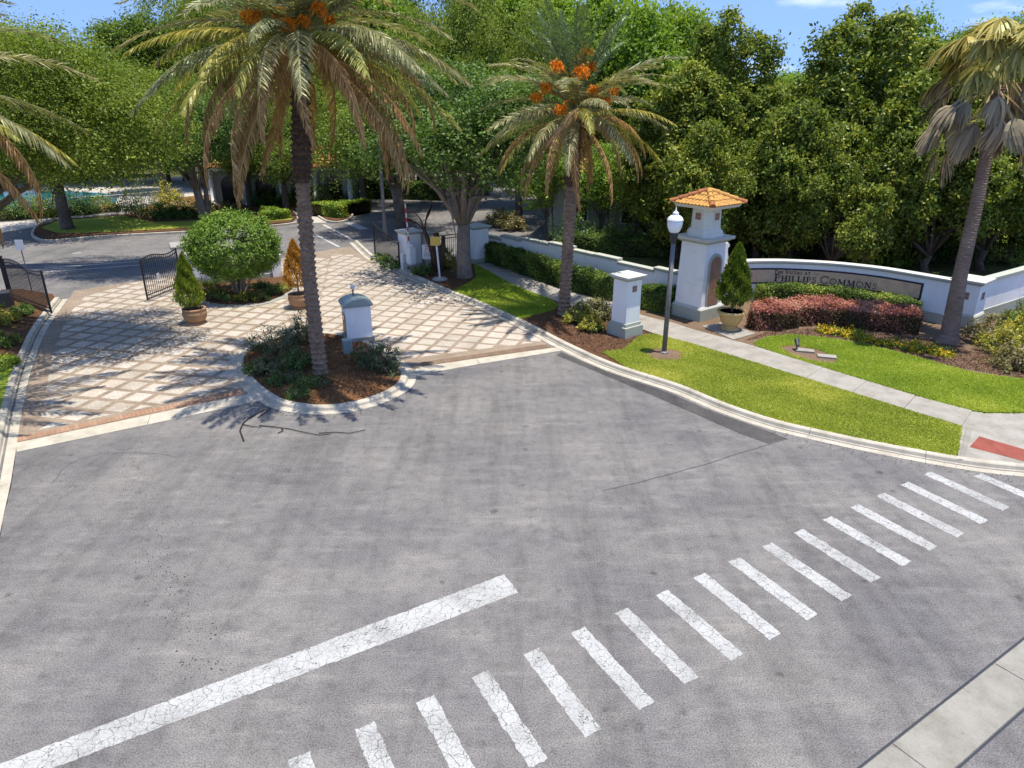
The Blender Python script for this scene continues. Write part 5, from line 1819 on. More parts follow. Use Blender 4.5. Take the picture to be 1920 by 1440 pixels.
WOOD_L = "tall green tree in the wood behind the clubhouse and pool"
WOOD_R = "tall green tree in the wood behind the magnolias"
keys_l = ["oak_b", "oak_a", "bright_a", "oak_b", "slim"]
back = [(-60, 20, 78, 6.5, "oak_a"), (18, 52, 84, 6.0, "oak_b"), (105, 84, 92, 6.5, "oak_a"), (165, 74, 84, 5.0, "oak_b"), (232, -45, 76, 4.6, "slim"), (300, 30, 88, 6.5, "oak_b"), (345, -30, 80, 6.5, "oak_a"),
        (420, -40, 86, 7.0, "oak_b"), (500, -40, 84, 6.5, "bright_a"), (580, -30, 88, 7.0, "oak_a"), (650, -60, 80, 6.5, "oak_b"), (705, -40, 74, 5.5, "bright_a"),
        (770, -60, 82, 6.5, "oak_a"), (835, -40, 66, 5.5, "oak_b"), (905, -50, 74, 6.0, "oak_a"), (965, -40, 86, 6.5, "oak_b")]
for px, ty, Y, w, k in back:
    tree_px(k, px, ty, Y, w, WOOD_L, group="wood behind the clubhouse")
for px, ty, Y, w, k in [(60, 190, 100, 8, "oak_a"), (200, 190, 105, 8, "oak_b"), (360, 200, 108, 8, "oak_a"), (520, 200, 104, 8, "oak_b"), (660, 190, 100, 8, "oak_a"), (780, 190, 106, 8, "oak_b"), (880, 200, 108, 7, "oak_a"), (980, 190, 104, 8, "oak_b")]:
    tree_px(k, px, ty, Y, w, WOOD_L, group="wood behind the clubhouse")
for px, ty, Y, w, k in [(-30, 250, 86, 6, "oak_a"), (60, 262, 90, 6, "oak_b"), (140, 268, 88, 6, "oak_a"), (215, 262, 92, 6, "oak_b"), (300, 255, 86, 6, "oak_a"), (380, 262, 84, 6, "oak_b"), (700, 270, 80, 5, "oak_a"), (770, 262, 84, 5, "oak_b"), (850, 262, 90, 5, "oak_a"), (930, 262, 92, 5, "oak_b")]:
    tree_px(k, px, ty, Y, w, "low bushy tree closing the view beyond the pool and road", group="low trees beyond pool and road")
tree("oak_b", G(538, 396), 9.8, 4.6, "leafy tree hiding the clubhouse roof beside the palm trunk", rz=2.0)
tree("oak_a", G(470, 388), 8.6, 4.2, "leafy tree standing before the clubhouse arches", rz=.7)
tree("oak_b", (-13.5, 66), 10.5, 4.8, "leafy tree beside the dark hedge beyond the parking road", rz=3.0)
tree("oak_c", (-9.6, 60.5), 9.6, 4.2, "dark leafy tree overhanging the parking road near the straight-trunked oak", rz=1.0)
# lighter trees between palms and magnolias
tree_px("oak_a", 975, 20, 56, 4.6, "dark dense oak behind the orange-fruited palm")
for px, ty, Y, w, k in [(1020, -40, 66, 5.0, "bright_a"), (1095, -50, 62, 4.8, "bright_b"), (1165, -30, 58, 4.4, "bright_a"), (1225, -25, 54, 3.9, "bright_b"), (1290, -10, 58, 3.8, "bright_a"), (1335, 30, 60, 3.4, "bright_b")]:
    tree_px(k, px, ty, Y, w, "bright yellow-green tree between the orange-fruited palm and the magnolias", group="bright trees behind the stepped wall")
for px, ty, Y, w, k in [(1430, 132, 76, 5, "oak_b"), (1500, 128, 92, 6, "bright_a"), (1560, 110, 84, 5, "oak_b"), (1715, -12, 62, 3.2, "bright_b"), (1770, 70, 66, 4.6, "bright_a"), (1830, 45, 74, 5.0, "oak_b"), (1890, 20, 70, 5.0, "bright_a"), (1960, 20, 74, 6, "oak_a"),
                        (1380, 175, 100, 8, "oak_a"), (1480, 178, 110, 8, "oak_b"), (1600, 170, 105, 8, "oak_a"), (1730, 160, 100, 8, "oak_b"), (1870, 160, 105, 8, "oak_a"), (1250, 170, 100, 8, "oak_b"), (1110, 175, 105, 8, "oak_a")]:
    tree_px(k, px, ty, Y, w, WOOD_R, group="wood behind the magnolias")
mags = [(1245, 210, 45, 2.7, "mag_b"), (1300, 150, 43, 2.9, "mag_a"), (1385, 12, 44, 2.9, "mag_c"), (1452, 175, 41, 2.9, "mag_b"), (1520, 200, 39.5, 2.8, "mag_b"), (1545, 150, 44, 3.0, "mag_a"),
        (1622, -6, 42.5, 3.3, "mag_c"), (1688, 150, 39.5, 3.0, "mag_b"), (1745, 110, 44, 3.3, "mag_a"), (1800, 215, 39, 2.8, "mag_b"), (1850, 140, 43, 3.2, "mag_a"), (1915, 190, 40, 3.0, "mag_b"), (1985, 120, 42, 3.4, "mag_c"), (1345, 235, 39.5, 2.5, "mag_b"), (1600, 245, 37.5, 2.4, "mag_b")]
for i, (px, ty, Y, w, k) in enumerate(mags):
    lab = {2: "tall magnolia with bronze spire rising just beyond the tower", 6: "tallest magnolia with bronze top rising behind the sign wall"}.get(i, "dense dark magnolia in the row behind the sign wall")
    tree_px(k, px, ty, Y, w * 1.2, lab, group="magnolias behind the sign wall" if i not in (2, 6) else None)
for px, by, h, w, lab in [(1130, 452, 6.4, 2.7, "small light tree with thin dark trunks behind the stepped wall"), (1196, 462, 6.6, 2.8, "small light tree close to the tower behind the stepped wall"), (1028, 450, 6.8, 2.4, "small tree with dark trunk at the far part of the stepped wall"), (1270, 470, 5.5, 2.4, "small leafy tree directly behind the tower")]:
    tree("small", G(px, by), h, w, lab)

# ---- hedges: woody core + clipped leaf shell
def hedge(name, path, depth, z0, z1, n, mat, label, leaf=.085, top_mat=None, cat="hedge", side=1, wav=.04, aspect=.6):
    path = np.asarray(path, float)
    nn = normals2(path) * side
    r = empty(name, (float(path[:, 0].mean()), float(path[:, 1].mean()), z0))
    tag(r, label, cat)
    ins = min(.12, depth * .2)
    mb = MB()
    vs = []
    for p, q in zip(path, nn):
        a, b2 = p + q * ins, p + q * (depth - ins)
        vs += [(a[0], a[1], z0 - .02), (b2[0], b2[1], z0 - .02), (b2[0], b2[1], z1 - ins), (a[0], a[1], z1 - ins)]
    m_ = len(path)
    fs = []
    for i in range(m_ - 1):
        k = i * 4
        fs += [(k + j, k + (j + 1) % 4, k + 4 + (j + 1) % 4, k + 4 + j) for j in range(4)]
    fs += [(0, 1, 2, 3), tuple(4 * (m_ - 1) + j for j in (3, 2, 1, 0))]
    mb.add(vs, fs).build("stems", "wood_dark", r)
    s = np.r_[0, np.cumsum(np.linalg.norm(np.diff(path, axis=0), axis=1))]
    Ltot = s[-1]
    H = z1 - z0
    areas = np.array([Ltot * H, Ltot * depth, Ltot * H, depth * H, depth * H])
    which = rng.choice(5, n, p=areas / areas.sum())
    u = rng.random(n) * Ltot
    v = rng.random(n)
    w = rng.random(n)
    o_ = np.where(which == 0, 0, np.where(which == 2, depth, v * depth))
    z = np.where(which == 1, H, w * H)
    u = np.where(which == 3, 0, np.where(which == 4, Ltot, u))
    bump = wav * (np.sin(u * 3.1 + z * 4) + np.sin(u * 7.3 + o_ * 5) + rng.normal(size=n))
    jit = rng.normal(size=(n, 3)) * [.03, .03, .03]
    px_ = np.interp(u, s, path[:, 0]); py_ = np.interp(u, s, path[:, 1])
    nx = np.interp(u, s, nn[:, 0]); ny = np.interp(u, s, nn[:, 1])
    tx, ty_ = ny, -nx
    if side < 0:
        tx, ty_ = -tx, -ty_
    push = np.where(which == 0, -1, np.where(which == 2, 1, 0)) * bump
    along = np.where(which == 3, -1, np.where(which == 4, 1, 0)) * np.abs(bump)
    X = px_ + nx * (o_ + push) + tx * along
    Y_ = py_ + ny * (o_ + push) + ty_ * along
    Z = z0 + z + np.where(which == 1, bump, 0)
    P = np.c_[X, Y_, Z] + jit
    N0 = np.c_[nx * np.where(which == 0, -1, np.where(which == 2, 1, 0)) + tx * along * 9, ny * np.where(which == 0, -1, np.where(which == 2, 1, 0)) + ty_ * along * 9, np.where(which == 1, 1, .15)]
    N = unit(N0) * .8 + rng.normal(size=(n, 3)) * .5
    Ls = leaf * rng.uniform(.7, 1.3, n)
    org = ORG[r.name]
    rn = np.clip(.5 * rng.random(n) + .25 + .25 * np.sin(u * 2.3 + z * 3), 0, 1)
    if top_mat:
        tm_ = (z > H * .86)
        leaves("foliage", P[~tm_], N[~tm_], Ls[~tm_], Ls[~tm_] * aspect, mat, r, rn[~tm_], org=org)
        leaves("flower_top", P[tm_], N[tm_], Ls[tm_], Ls[tm_] * aspect, top_mat, r, rn[tm_], org=org)
    else:
        leaves("foliage", P, N, Ls, Ls * aspect, mat, r, rn, org=org)
    return r
zb = Z_LAWN
hp = smooth_path(GP([(900, 489), (960, 510), (1047, 541), (1147, 563), (1150, 564)], zb), .4)
hedge("hedge", smooth_path(GP([(900, 488), (1047, 539), (1140, 565)], zb), .4), .95, zb, 1.15, 26000, "leaf_box", "long clipped dark green hedge along the stepped wall", .10)
hedge("hedge", smooth_path(GP([(1198, 578), (1225, 585), (1249, 590)], zb), .3), .95, zb, 1.12, 9000, "leaf_box", "short clipped hedge end between the pillar and the tower", .09)
hedge("hedge", SW[12:-5] + SWn[12:-5] * .95, .78, zb, .98, 20000, "leaf_box", "low clipped green hedge under the name panel", .09, side=1 if np.dot((normals2(SW)[20]), SWn[20]) < 0 else -1)
rh = smooth_path(GP([(1408, 617), (1459, 621), (1503, 611), (1560, 612), (1637, 621), (1718, 628)], zb), .3)
hedge("red_hedge", rh, 1.25, zb, 1.0, 26000, "leaf_red", "pinkish red topped clipped hedge before the name panel", .085, "leaf_redtop", wav=.06)
hedge("hedge", smooth_path(GP([(606, 408), (636, 412), (652, 409)]), .4), 4.2, .1, 1.05, 9000, "leaf_boxbright", "boxed bright green hedge on the end island", .16)
hedge("hedge", smooth_path(GP([(488, 416), (515, 416), (545, 412)]), .5), 3.0, .1, .75, 6000, "leaf_boxbright", "low yellow-green hedge beside the clubhouse walkway", .16)
hedge("hedge", smooth_path([(-16.5, 71), (-11, 70.5), (-6, 69.5)], .5), 1.2, .0, 1.6, 8000, "leaf_dark", "dark clipped hedge beyond the parking road", .2)
hedge("hedge", smooth_path(GP([(-100, 421), (0, 415), (120, 405), (225, 397)]), .5), .5, 0, .55, 6000, "leaf_mixed", "low brown-green hedge along the foot of the pool fence", .16)
hedge("hedge", smooth_path(GP([(1060, 470), (1150, 478), (1260, 482)]), .5), 1.3, 0, 1.0, 9000, "leaf_dark", "dark hedge hidden behind the stepped wall", .13)

# ---- shrubs
def shrub(name, c, rx, ry, h, n, mat, label, leaf=.10, aspect=.5, nst=9, z0=.1, group=None, ball=False, lump=7, cat="shrub", upright=.3, low=.12):
    r = empty(name, (c[0], c[1], z0))
    tag(r, label, cat, group)
    mb = MB()
    for i in range(nst):
        a = rng.random() * 6.28
        e = rng.uniform(.3, .85)
        tip = np.array([math.cos(a) * rx * e, math.sin(a) * ry * e, h * rng.uniform(.6, .95)])
        st = np.array([math.cos(a) * rx * .1, math.sin(a) * ry * .1, -.03])
        mb.tube([st, st * .6 + tip * .4 + [0, 0, h * .05], tip], [.022 * max(1, h / 1.4), .015 * max(1, h / 1.4), .005], 5)
    mb.build("stem", "stem_pale", r, org=np.zeros(3))
    k = max(10, n // 26)
    d = rng.normal(size=(k, 3)); d[:, 2] = np.abs(d[:, 2]) * .9 + (-.15 if ball else .0)
    d = unit(d)
    lum = 1 + .13 * np.sin(np.arctan2(d[:, 1], d[:, 0]) * lump) + rng.normal(size=k) * .10
    rr_ = (rng.random(k) ** .35) * lum
    C = np.c_[d[:, 0] * rx * rr_, d[:, 1] * ry * rr_, h * (low + (1 - low) * np.clip(d[:, 2] * rr_, 0, 1.1))]
    idx = np.repeat(np.arange(k), n // k)
    m_ = len(idx)
    sg = .10 * max(.6, min(rx, h))
    off = rng.normal(size=(m_, 3)) * sg
    P = C[idx] + off
    P[:, 2] = np.maximum(P[:, 2], .02)
    N = d[idx] * .6 + rng.normal(size=(m_, 3)) * .55 + [0, 0, .45]
    T = unit(off) + d[idx] * .5 + [0, 0, upright]
    Ls = leaf * rng.uniform(.65, 1.3, m_)
    V = leaf_quads(P, N, Ls, Ls * aspect, T)
    cv = rng.random(k)
    link("foliage", fast_mesh("foliage", V, 4, np.clip(.5 * cv[idx] + .5 * rng.random(m_), 0, 1)), mat, r)
    return r

# big round clipped bush on its fan of bare stems
bc = G(452, 556)
rb = empty("round_bush", (bc[0], bc[1], .09))
tag(rb, "large round clipped bush on a fan of bare pale stems", "bush")
RBX, RBZ, RBC = 2.15, 1.55, 2.42
mb = MB()
for i in range(20):
    a = rng.random() * 6.28
    e = rng.uniform(.15, .9)
    tip = np.array([math.cos(a) * RBX * e * .8, math.sin(a) * RBX * e * .8, RBC + rng.uniform(-.8, .5)])
    st = np.array([math.cos(a) * .16, math.sin(a) * .16, -.03])
    mb.tube([st, st * .7 + tip * .3 + [0, 0, .15], st * .3 + tip * .7, tip], [.055, .04, .03, .012], 6)
mb.build("stem", "stem_pale", rb, org=np.zeros(3))
k = 1500
d = sphere_pts(k)
rr_ = .80 + .24 * rng.random(k) + .05 * np.sin(d[:, 0] * 9) * np.cos(d[:, 1] * 8)
C = np.c_[d[:, 0] * RBX * rr_, d[:, 1] * RBX * rr_, RBC + np.where(d[:, 2] < 0, d[:, 2] * RBZ * 1.0, d[:, 2] * RBZ) * rr_]
idx = np.repeat(np.arange(k), 17)
n = len(idx)
off = rng.normal(size=(n, 3)) * .085
Ls = .135 * rng.uniform(.7, 1.3, n)
V = leaf_quads(C[idx] + off, d[idx] * .7 + rng.normal(size=(n, 3)) * .5 + [0, 0, .35], Ls, Ls * .42, unit(off) + d[idx] * .6)
cv = rng.random(k)
link("foliage", fast_mesh("foliage", V, 4, np.clip(.45 * cv[idx] + .55 * rng.random(n), 0, 1)), "leaf_ligustrum", rb)

# shrubs of the palm island
for px, py, rx, h, n, lab, mt in [(520, 660, 1.15, 1.15, 3200, "dusty shrub on the shaded side of the palm island", "leaf_dusty"), (570, 640, .85, 1.35, 2600, "tallest leafy shrub close behind the palm trunk", "leaf_dusty"),
                              (505, 695, 1.0, .62, 2600, "low spreading shrub at the island kerb", "leaf_dusty"), (560, 690, .8, .7, 2000, "shrub at the foot of the palm trunk", "leaf_dark"),
                              (715, 684, .85, .95, 2600, "dusty shrub in front of the entry kiosk", "leaf_dusty"), (688, 678, .6, .8, 1400, "small shrub against the kiosk wall", "leaf_dusty")]:
    shrub("shrub", G(px, py, .1), rx * .92, rx * .78, h * .85, int(n * .62), mt, lab, .10, .45, nst=14, upright=.6)
for i in range(7):
    px, py = [(520, 720), (545, 712), (572, 725), (600, 722), (480, 700), (730, 700), (560, 745)][i]
    shrub("groundcover_plant", G(px, py, .1), .45, .42, .35, 520, "leaf_dusty" if i % 2 else "leaf_dark", "low sprawling plant on the straw mulch of the palm island", .09, .4, nst=4, group="low plants on the palm island")
# bed of the round bush
for i, (px, py) in enumerate([(392, 548), (410, 560), (436, 562), (462, 563), (488, 560), (512, 551), (530, 543), (400, 535), (490, 540)]):
    shrub("groundcover_plant", G(px, py, .09), .55, .5, .42, 620, "leaf_dark" if i % 3 else "leaf_croton", "low dark plant in the bed of the round bush", .10, .45, nst=4, group="plants under the round bush")
# crotons
cr = [(1085, 604, .62, .85, "leaf_croton", "yellow croton between the orange-fruited palm and the pillar"), (1118, 596, .75, .95, "leaf_mixed", "pinkish mixed croton behind the pillar bed"), (1108, 618, .5, .55, "leaf_croton", "small low croton in the pillar bed"),
      (1852, 640, .85, 1.15, "leaf_mixed", "pinkish croton against the corner pier"), (1875, 660, .85, 1.05, "leaf_croton", "bright yellow croton before the return wall"), (1915, 640, .8, 1.5, "leaf_croton", "tall yellow-green croton by the return wall"),
      (1905, 690, .85, .85, "leaf_mixed", "pale croton at the edge of the bright lawn"), (1935, 610, .9, 1.6, "leaf_dark", "dark leafy shrub against the return wall"), (1895, 622, .6, .9, "leaf_dark", "small dark shrub among the crotons")]
for px, py, rx, h, mt, lab in cr:
    shrub("croton_shrub", G(px, py, .12), rx, rx * .9, h, 1700, mt, lab, .13, .42, nst=10, z0=.12, upright=.5)
# flowers
for i, (px, py) in enumerate([(1556, 626), (1574, 628), (1592, 632), (1610, 636), (1540, 624), (1628, 640), (1655, 648), (1678, 650), (1702, 657), (1722, 660), (1745, 662), (1762, 664), (1775, 668), (1715, 652), (1600, 629)]):
    shrub("flower_plant", G(px, py, .12), .33, .30, .32, 420, "leaf_flower", "yellow and orange flowering plant edging the bright lawn", .075, .6, nst=4, z0=.12, group="flowers along the lawn edge", cat="flower")
# plants round the signs and gates
for i, (px, py, rx, h, mt) in enumerate([(790, 515, .6, .6, "leaf_dark"), (845, 500, .7, .7, "leaf_croton"), (860, 515, .5, .5, "leaf_mixed"), (812, 498, .55, 1.0, "leaf_dark"), (735, 500, .8, .6, "leaf_dark"), (715, 488, .6, .45, "leaf_box"), (830, 488, .6, .8, "leaf_box")]):
    shrub("gate_plant", G(px, py, .1), rx, rx, h, 900, mt, "leafy plant in the shaded bed beside the gate pier", .12, .45, nst=6, group="plants round the gate pier")
for px, py, rx, h, mt, lab in [(6, 607, .75, .75, "leaf_croton", "yellow croton beside the shaded lane kerb"), (-5, 650, .8, .5, "leaf_box", "dark green shrub beside the shaded lane kerb"), (4, 690, .6, .45, "leaf_boxbright", "bright green shrub beside the shaded lane kerb"), (42, 588, .5, .4, "leaf_dark", "dark plant under the open gate leaf")]:
    shrub("kerb_shrub", G(px, py, .1), rx, rx, h, 1500, mt, lab, .12, .45, nst=6)
# shrubs of the back lot
for i, px in enumerate((-20, 35, 92, 165)):
    shrub("fence_shrub", (G(px, 411 - px * .06)[0], G(px, 411 - px * .06)[1] - .6), 1.7, 1.1, 2.1 - .25 * (i % 2), 2200, "leaf_dark" if i % 2 else "leaf_oak", "leafy shrub standing against the white pool fence", .17, .45, nst=8, z0=0.02, group="shrubs along the pool fence")
for px, py, rx, h, mt, lab in [(262, 408, 1.9, 2.6, "leaf_dark", "large dark shrub at the end of the pool fence"), (308, 412, 1.2, 1.3, "leaf_dark", "dark shrub beside the large pool fence shrub"), (330, 408, 1.0, .9, "leaf_box", "low green shrub near the dark oak"), (350, 410, .9, .9, "leaf_box", "small green shrub close to the dark oak"),
                               (316, 384, 1.4, 1.9, "leaf_croton", "yellow-green shrub behind the pool fence"), (190, 388, 1.0, 1.0, "leaf_boxbright", "bright shrub on the pool deck"), (450, 378, 1.3, 1.2, "leaf_croton", "yellow shrub before the clubhouse arches"), (345, 392, 2.2, .8, "leaf_mixed", "pale brown low shrub bed near the pool"), (410, 396, 2.2, .8, "leaf_mixed", "pale brown low shrub bed near the clubhouse"),
                               (540, 386, 1.4, 1.1, "leaf_dark", "dark shrub under the clubhouse arches"), (495, 388, 1.2, 1.5, "leaf_dark", "dark upright shrub beside the clubhouse wall"), (960, 432, 1.1, 1.2, "leaf_mixed", "reddish spiky plants behind the far wall end"), (935, 425, 1.0, 1.3, "leaf_mixed", "dry reddish plants beside the far gate pier"), (985, 366, 2.0, 1.2, "leaf_croton", "yellow shrub at the far bend of the road"),
                               (1085, 462, 1.8, 2.2, "leaf_dark", "dark tall shrub before the pale house wall"), (1160, 470, 1.6, 1.9, "leaf_box", "green tall shrub before the pale house"), (600, 384, 1.6, 2.0, "leaf_dark", "dark shrub beside the clubhouse end arch"), (660, 380, 1.8, 2.2, "leaf_dark", "dark shrub beyond the boxed hedge island"), (1470, 505, 1.0, 1.0, "leaf_box", "leafy shrub under the magnolias behind the sign wall"), (1660, 500, 1.2, .9, "leaf_boxbright", "spiky light green plant behind the sign wall")]:
    shrub("garden_shrub", G(px, py), rx, rx * .8, h, 2200, mt, lab, .17, .45, nst=8, z0=0.05)

for i, (px, py, rx, h) in enumerate([(1420, 478, 1.8, 2.2), (1470, 470, 1.9, 2.6), (1530, 478, 1.8, 2.2), (1590, 474, 2.0, 2.6), (1650, 480, 1.9, 2.3), (1710, 486, 1.9, 2.4), (1790, 490, 1.9, 2.3), (1860, 488, 2.0, 2.4), (1920, 480, 2.0, 2.6), (1380, 470, 1.7, 2.2)]):
    shrub("undergrowth_shrub", G(px, py), rx, rx * .8, h, 2600, "leaf_magnolia" if i % 2 else "leaf_dark", "dark shady shrub under the magnolias behind the sign wall", .20, .5, nst=8, z0=0, group="shrubs under the magnolias")
# dead bird-of-paradise clump beside the gate pier
dp = np.array(G(815, 508, .1))
dr = empty("withered_plant", (dp[0], dp[1], .1))
tag(dr, "withered brown clump of thick stalks with drooping tips beside the gate pier", "plant")
def stalk(pts, r, name="stalk"):
    MB().tube([np.array([dp[0] + x, dp[1] + y, z]) for x, y, z in pts], r, 8).build(name, "wood_dark" if name == "dry_leaf" else "bark_boot", dr, True)
stalk([(.1, 0, 0), (-.1, 0, 1.2), (-.5, .1, 2.4)], [.17, .15, .10])
stalk([(.2, 0, 0), (.25, .1, 1.2), (.15, .2, 2.2)], [.20, .18, .15])
stalk([(.35, .1, 0), (.45, .1, 1.0), (.55, .2, 2.0)], [.15, .13, .11])
stalk([(.0, .1, 0), (.1, .1, 1.3), (.0, .1, 1.9)], [.14, .13, .12])
stalk([(-.5, .1, 2.35), (-.65, .1, 2.9), (-1.0, .1, 3.35), (-1.4, .1, 3.3)], [.06, .04, .025, .02])
stalk([(-.48, .1, 2.35), (-.9, .1, 2.75), (-1.35, .1, 2.9)], [.05, .03, .02])
stalk([(-.95, .1, 2.72), (-1.2, .1, 2.88), (-1.6, .1, 2.95)], [.02, .08, .01], "dry_leaf")
stalk([(-.46, .1, 2.35), (-.38, .1, 2.9), (-.2, .1, 3.3), (.0, .1, 3.75)], [.05, .04, .09, .02], "dry_leaf")

# ---- grass blades and mulch chips
def blades(name, poly, n, z, h, mat, label, w=.018):
    p = scatter(poly, n)
    lamp_c = np.array(G(1246, 664, .12))
    wob_ = .62 + .10 * np.sin(np.arctan2(p[:, 1] - lamp_c[1], p[:, 0] - lamp_c[0]) * 5) + rng.normal(size=len(p)) * .05
    p = p[np.hypot(p[:, 0] - lamp_c[0], p[:, 1] - lamp_c[1]) > wob_]
    soil_patch = GP([(1462, 650), (1490, 647), (1540, 658), (1572, 672), (1566, 682), (1530, 678), (1480, 664)], zl)
    p = p[~inside(soil_patch, p)]
    m_ = len(p)
    a = rng.random(m_) * 6.28
    hh = h * rng.uniform(.5, 1.3, m_)
    lean = rng.normal(size=(m_, 2)) * hh[:, None] * 1.1
    V = np.empty((m_, 3, 3))
    V[:, 0] = np.c_[p[:, 0] - np.cos(a) * w, p[:, 1] - np.sin(a) * w, np.full(m_, z - .004)]
    V[:, 1] = np.c_[p[:, 0] + np.cos(a) * w, p[:, 1] + np.sin(a) * w, np.full(m_, z - .004)]
    V[:, 2] = np.c_[p + lean, z + hh]
    pat = .5 + .5 * np.sin(p[:, 0] * 1.9 + np.sin(p[:, 1] * 1.3) * 2) * np.sin(p[:, 1] * 2.3 + p[:, 0])
    o = link(name, fast_mesh(name, V.reshape(-1, 3), 3, np.clip(.30 * pat + .45 * rng.random(m_) + .35 * np.clip(np.sin(p[:, 0] * .9 + 2 * np.sin(p[:, 1] * .55)) * np.sin(p[:, 1] * 1.1 - p[:, 0] * .35), 0, 1), 0, 1)), mat, kind="stuff")
    o["label"] = label
    return o
blades("grass", verge_poly, 90000, Z_LAWN, .045, "grass_blade", "short yellow-green grass of the kerb verge")
blades("grass", front_lawn, 80000, Z_LAWN + .022, .055, "grass_blade_bright", "short bright grass of the lawn before the flowers")
blades("grass", lawn2_poly, 30000, Z_LAWN, .055, "grass_blade_bright", "short shaded grass near the oak")
def chips(name, poly, n, z, label, size=.05):
    p = scatter(poly, n)
    P = np.c_[p, z + rng.random(n) * .03]
    V = leaf_quads(P, rng.normal(size=(n, 3)) * .6 + [0, 0, 1], size * rng.uniform(.5, 1.8, n), size * .4)
    o = link(name, fast_mesh(name, V, 4, rng.random(n)), "chip", kind="stuff")
    o["label"] = label
chips("mulch_chips", [tuple(p) for p in ISL1_IN], 9000, .105, "loose bark chips on the palm island", .07)
chips("mulch_chips", GP([(1000, 620), (1060, 575), (1190, 600), (1230, 628), (1170, 655), (1130, 665)], .1), 9000, Z_LAWN - .02, "loose bark chips round the pillar", .06)
chips("mulch_chips", GP([(1395, 640), (1440, 622), (1560, 615), (1760, 640), (1920, 690), (1920, 712), (1780, 688), (1620, 645), (1480, 628)], .1), 12000, Z_LAWN + .012, "loose bark chips of the flower bed", .06)

# dark grit and leaf litter lying on the road
def litter(name, pts, n, spread, label, size=.045):
    p = smooth_path(GP(pts), .1)
    i = rng.integers(len(p), size=n)
    q = p[i] + rng.normal(size=(n, 2)) * spread
    V = leaf_quads(np.c_[q, np.full(n, .008) + rng.random(n) * .006], rng.normal(size=(n, 3)) * .25 + [0, 0, 1], size * rng.uniform(.4, 1.7, n), size * rng.uniform(.3, .9, n))
    o = link(name, fast_mesh(name, V, 4, rng.random(n)), "litter_chip", kind="stuff")
    o["label"] = label
litter("leaf_litter", [(238, 835), (258, 900), (275, 980), (300, 1060), (335, 1150), (390, 1260)], 330, .30, "dark specks of litter in the tyre track below the header strip", .032)
litter("leaf_litter", [(1060, 668), (1255, 742), (1432, 808), (1645, 857), (1900, 898)], 420, .16, "grit and leaves along the verge kerb", .035)
litter("leaf_litter", [(470, 748), (546, 779), (650, 779), (744, 751), (785, 712)], 260, .16, "leaves along the island kerb", .04)
litter("leaf_litter", [(60, 860), (400, 800), (900, 780), (1300, 900)], 320, 1.6, "scattered leaf crumbs over the asphalt", .035)
litter("leaf_litter", [(150, 760), (300, 650), (420, 600), (800, 600), (900, 620)], 420, 1.2, "fallen leaf crumbs over the pavers", .045)
# ---- feather palms
def frond_mesh(name, L, e0, bend, ll, n, vee, droop, curl=0.0, sd=0):
    r2 = np.random.default_rng(100 + sd)
    m_ = 26
    s = np.linspace(0, 1, m_)
    e = e0 - bend * s ** 1.25
    dx, dz = np.cos(e), np.sin(e)
    X = np.r_[0, np.cumsum((dx[:-1] + dx[1:]) / 2)] * L / (m_ - 1)
    Z = np.r_[0, np.cumsum((dz[:-1] + dz[1:]) / 2)] * L / (m_ - 1)
    Yc = curl * s ** 2 * L * .15
    quads, rnds = [], []
    wR = .045 * (1 - .85 * s)
    for i in range(m_ - 1):      # rachis: two crossed strips
        a, b2 = np.array([X[i], Yc[i], Z[i]]), np.array([X[i + 1], Yc[i + 1], Z[i + 1]])
        for ax in (np.array([0, 1, 0]), np.array([-dz[i], 0, dx[i]])):
            quads.append([a - ax * wR[i], a + ax * wR[i], b2 + ax * wR[i + 1], b2 - ax * wR[i + 1]])
            rnds.append(.9)
    for k in range(n):
        t = .13 + .87 * (k + r2.random() * .7) / n
        p = np.array([np.interp(t, s, X), np.interp(t, s, Yc), np.interp(t, s, Z)])
        ee = np.interp(t, s, e)
        fw = np.array([math.cos(ee), 0, math.sin(ee)])
        upv = np.array([-math.sin(ee), 0, math.cos(ee)])
        prof = math.sin(math.pi * min(1, (t * .80 + .13))) ** .7
        for sg in (-1, 1):
            af = math.radians(68 - 38 * t + r2.normal() * 7)
            vv = vee + r2.normal() * .16
            dirv = fw * math.cos(af) + np.array([0, sg, 0]) * math.sin(af) * math.cos(vv) + upv * math.sin(af) * math.sin(vv)
            l = ll * prof * r2.uniform(.82, 1.12)
            dn = np.array([0, 0, -1.0])
            pm = p + dirv * l * .5 + dn * droop * l * .18
            d2 = dirv * (1 - droop * .5) + dn * droop * .9
            d2 /= np.linalg.norm(d2)
            pt = pm + d2 * l * .5
            wv = np.cross(dirv, np.cross(fw, dirv)); wv = fw - dirv * np.dot(fw, dirv)
            wv /= np.linalg.norm(wv) + 1e-9
            tw_ = r2.normal() * .5
            nrm = np.cross(dirv, wv)
            wv = wv * math.cos(tw_) + nrm * math.sin(tw_)
            w = .0175
            rv = min(1, max(0, r2.random() * .8 + .1))
            quads.append([p - wv * w * .6, p + wv * w * .6, pm + wv * w, pm - wv * w])
            quads.append([pm - wv * w, pm + wv * w, pt + wv * w * .15, pt - wv * w * .15])
            rnds += [rv, rv]
    V = np.array(quads).reshape(-1, 3)
    return fast_mesh(name, V, 4, np.array(rnds))

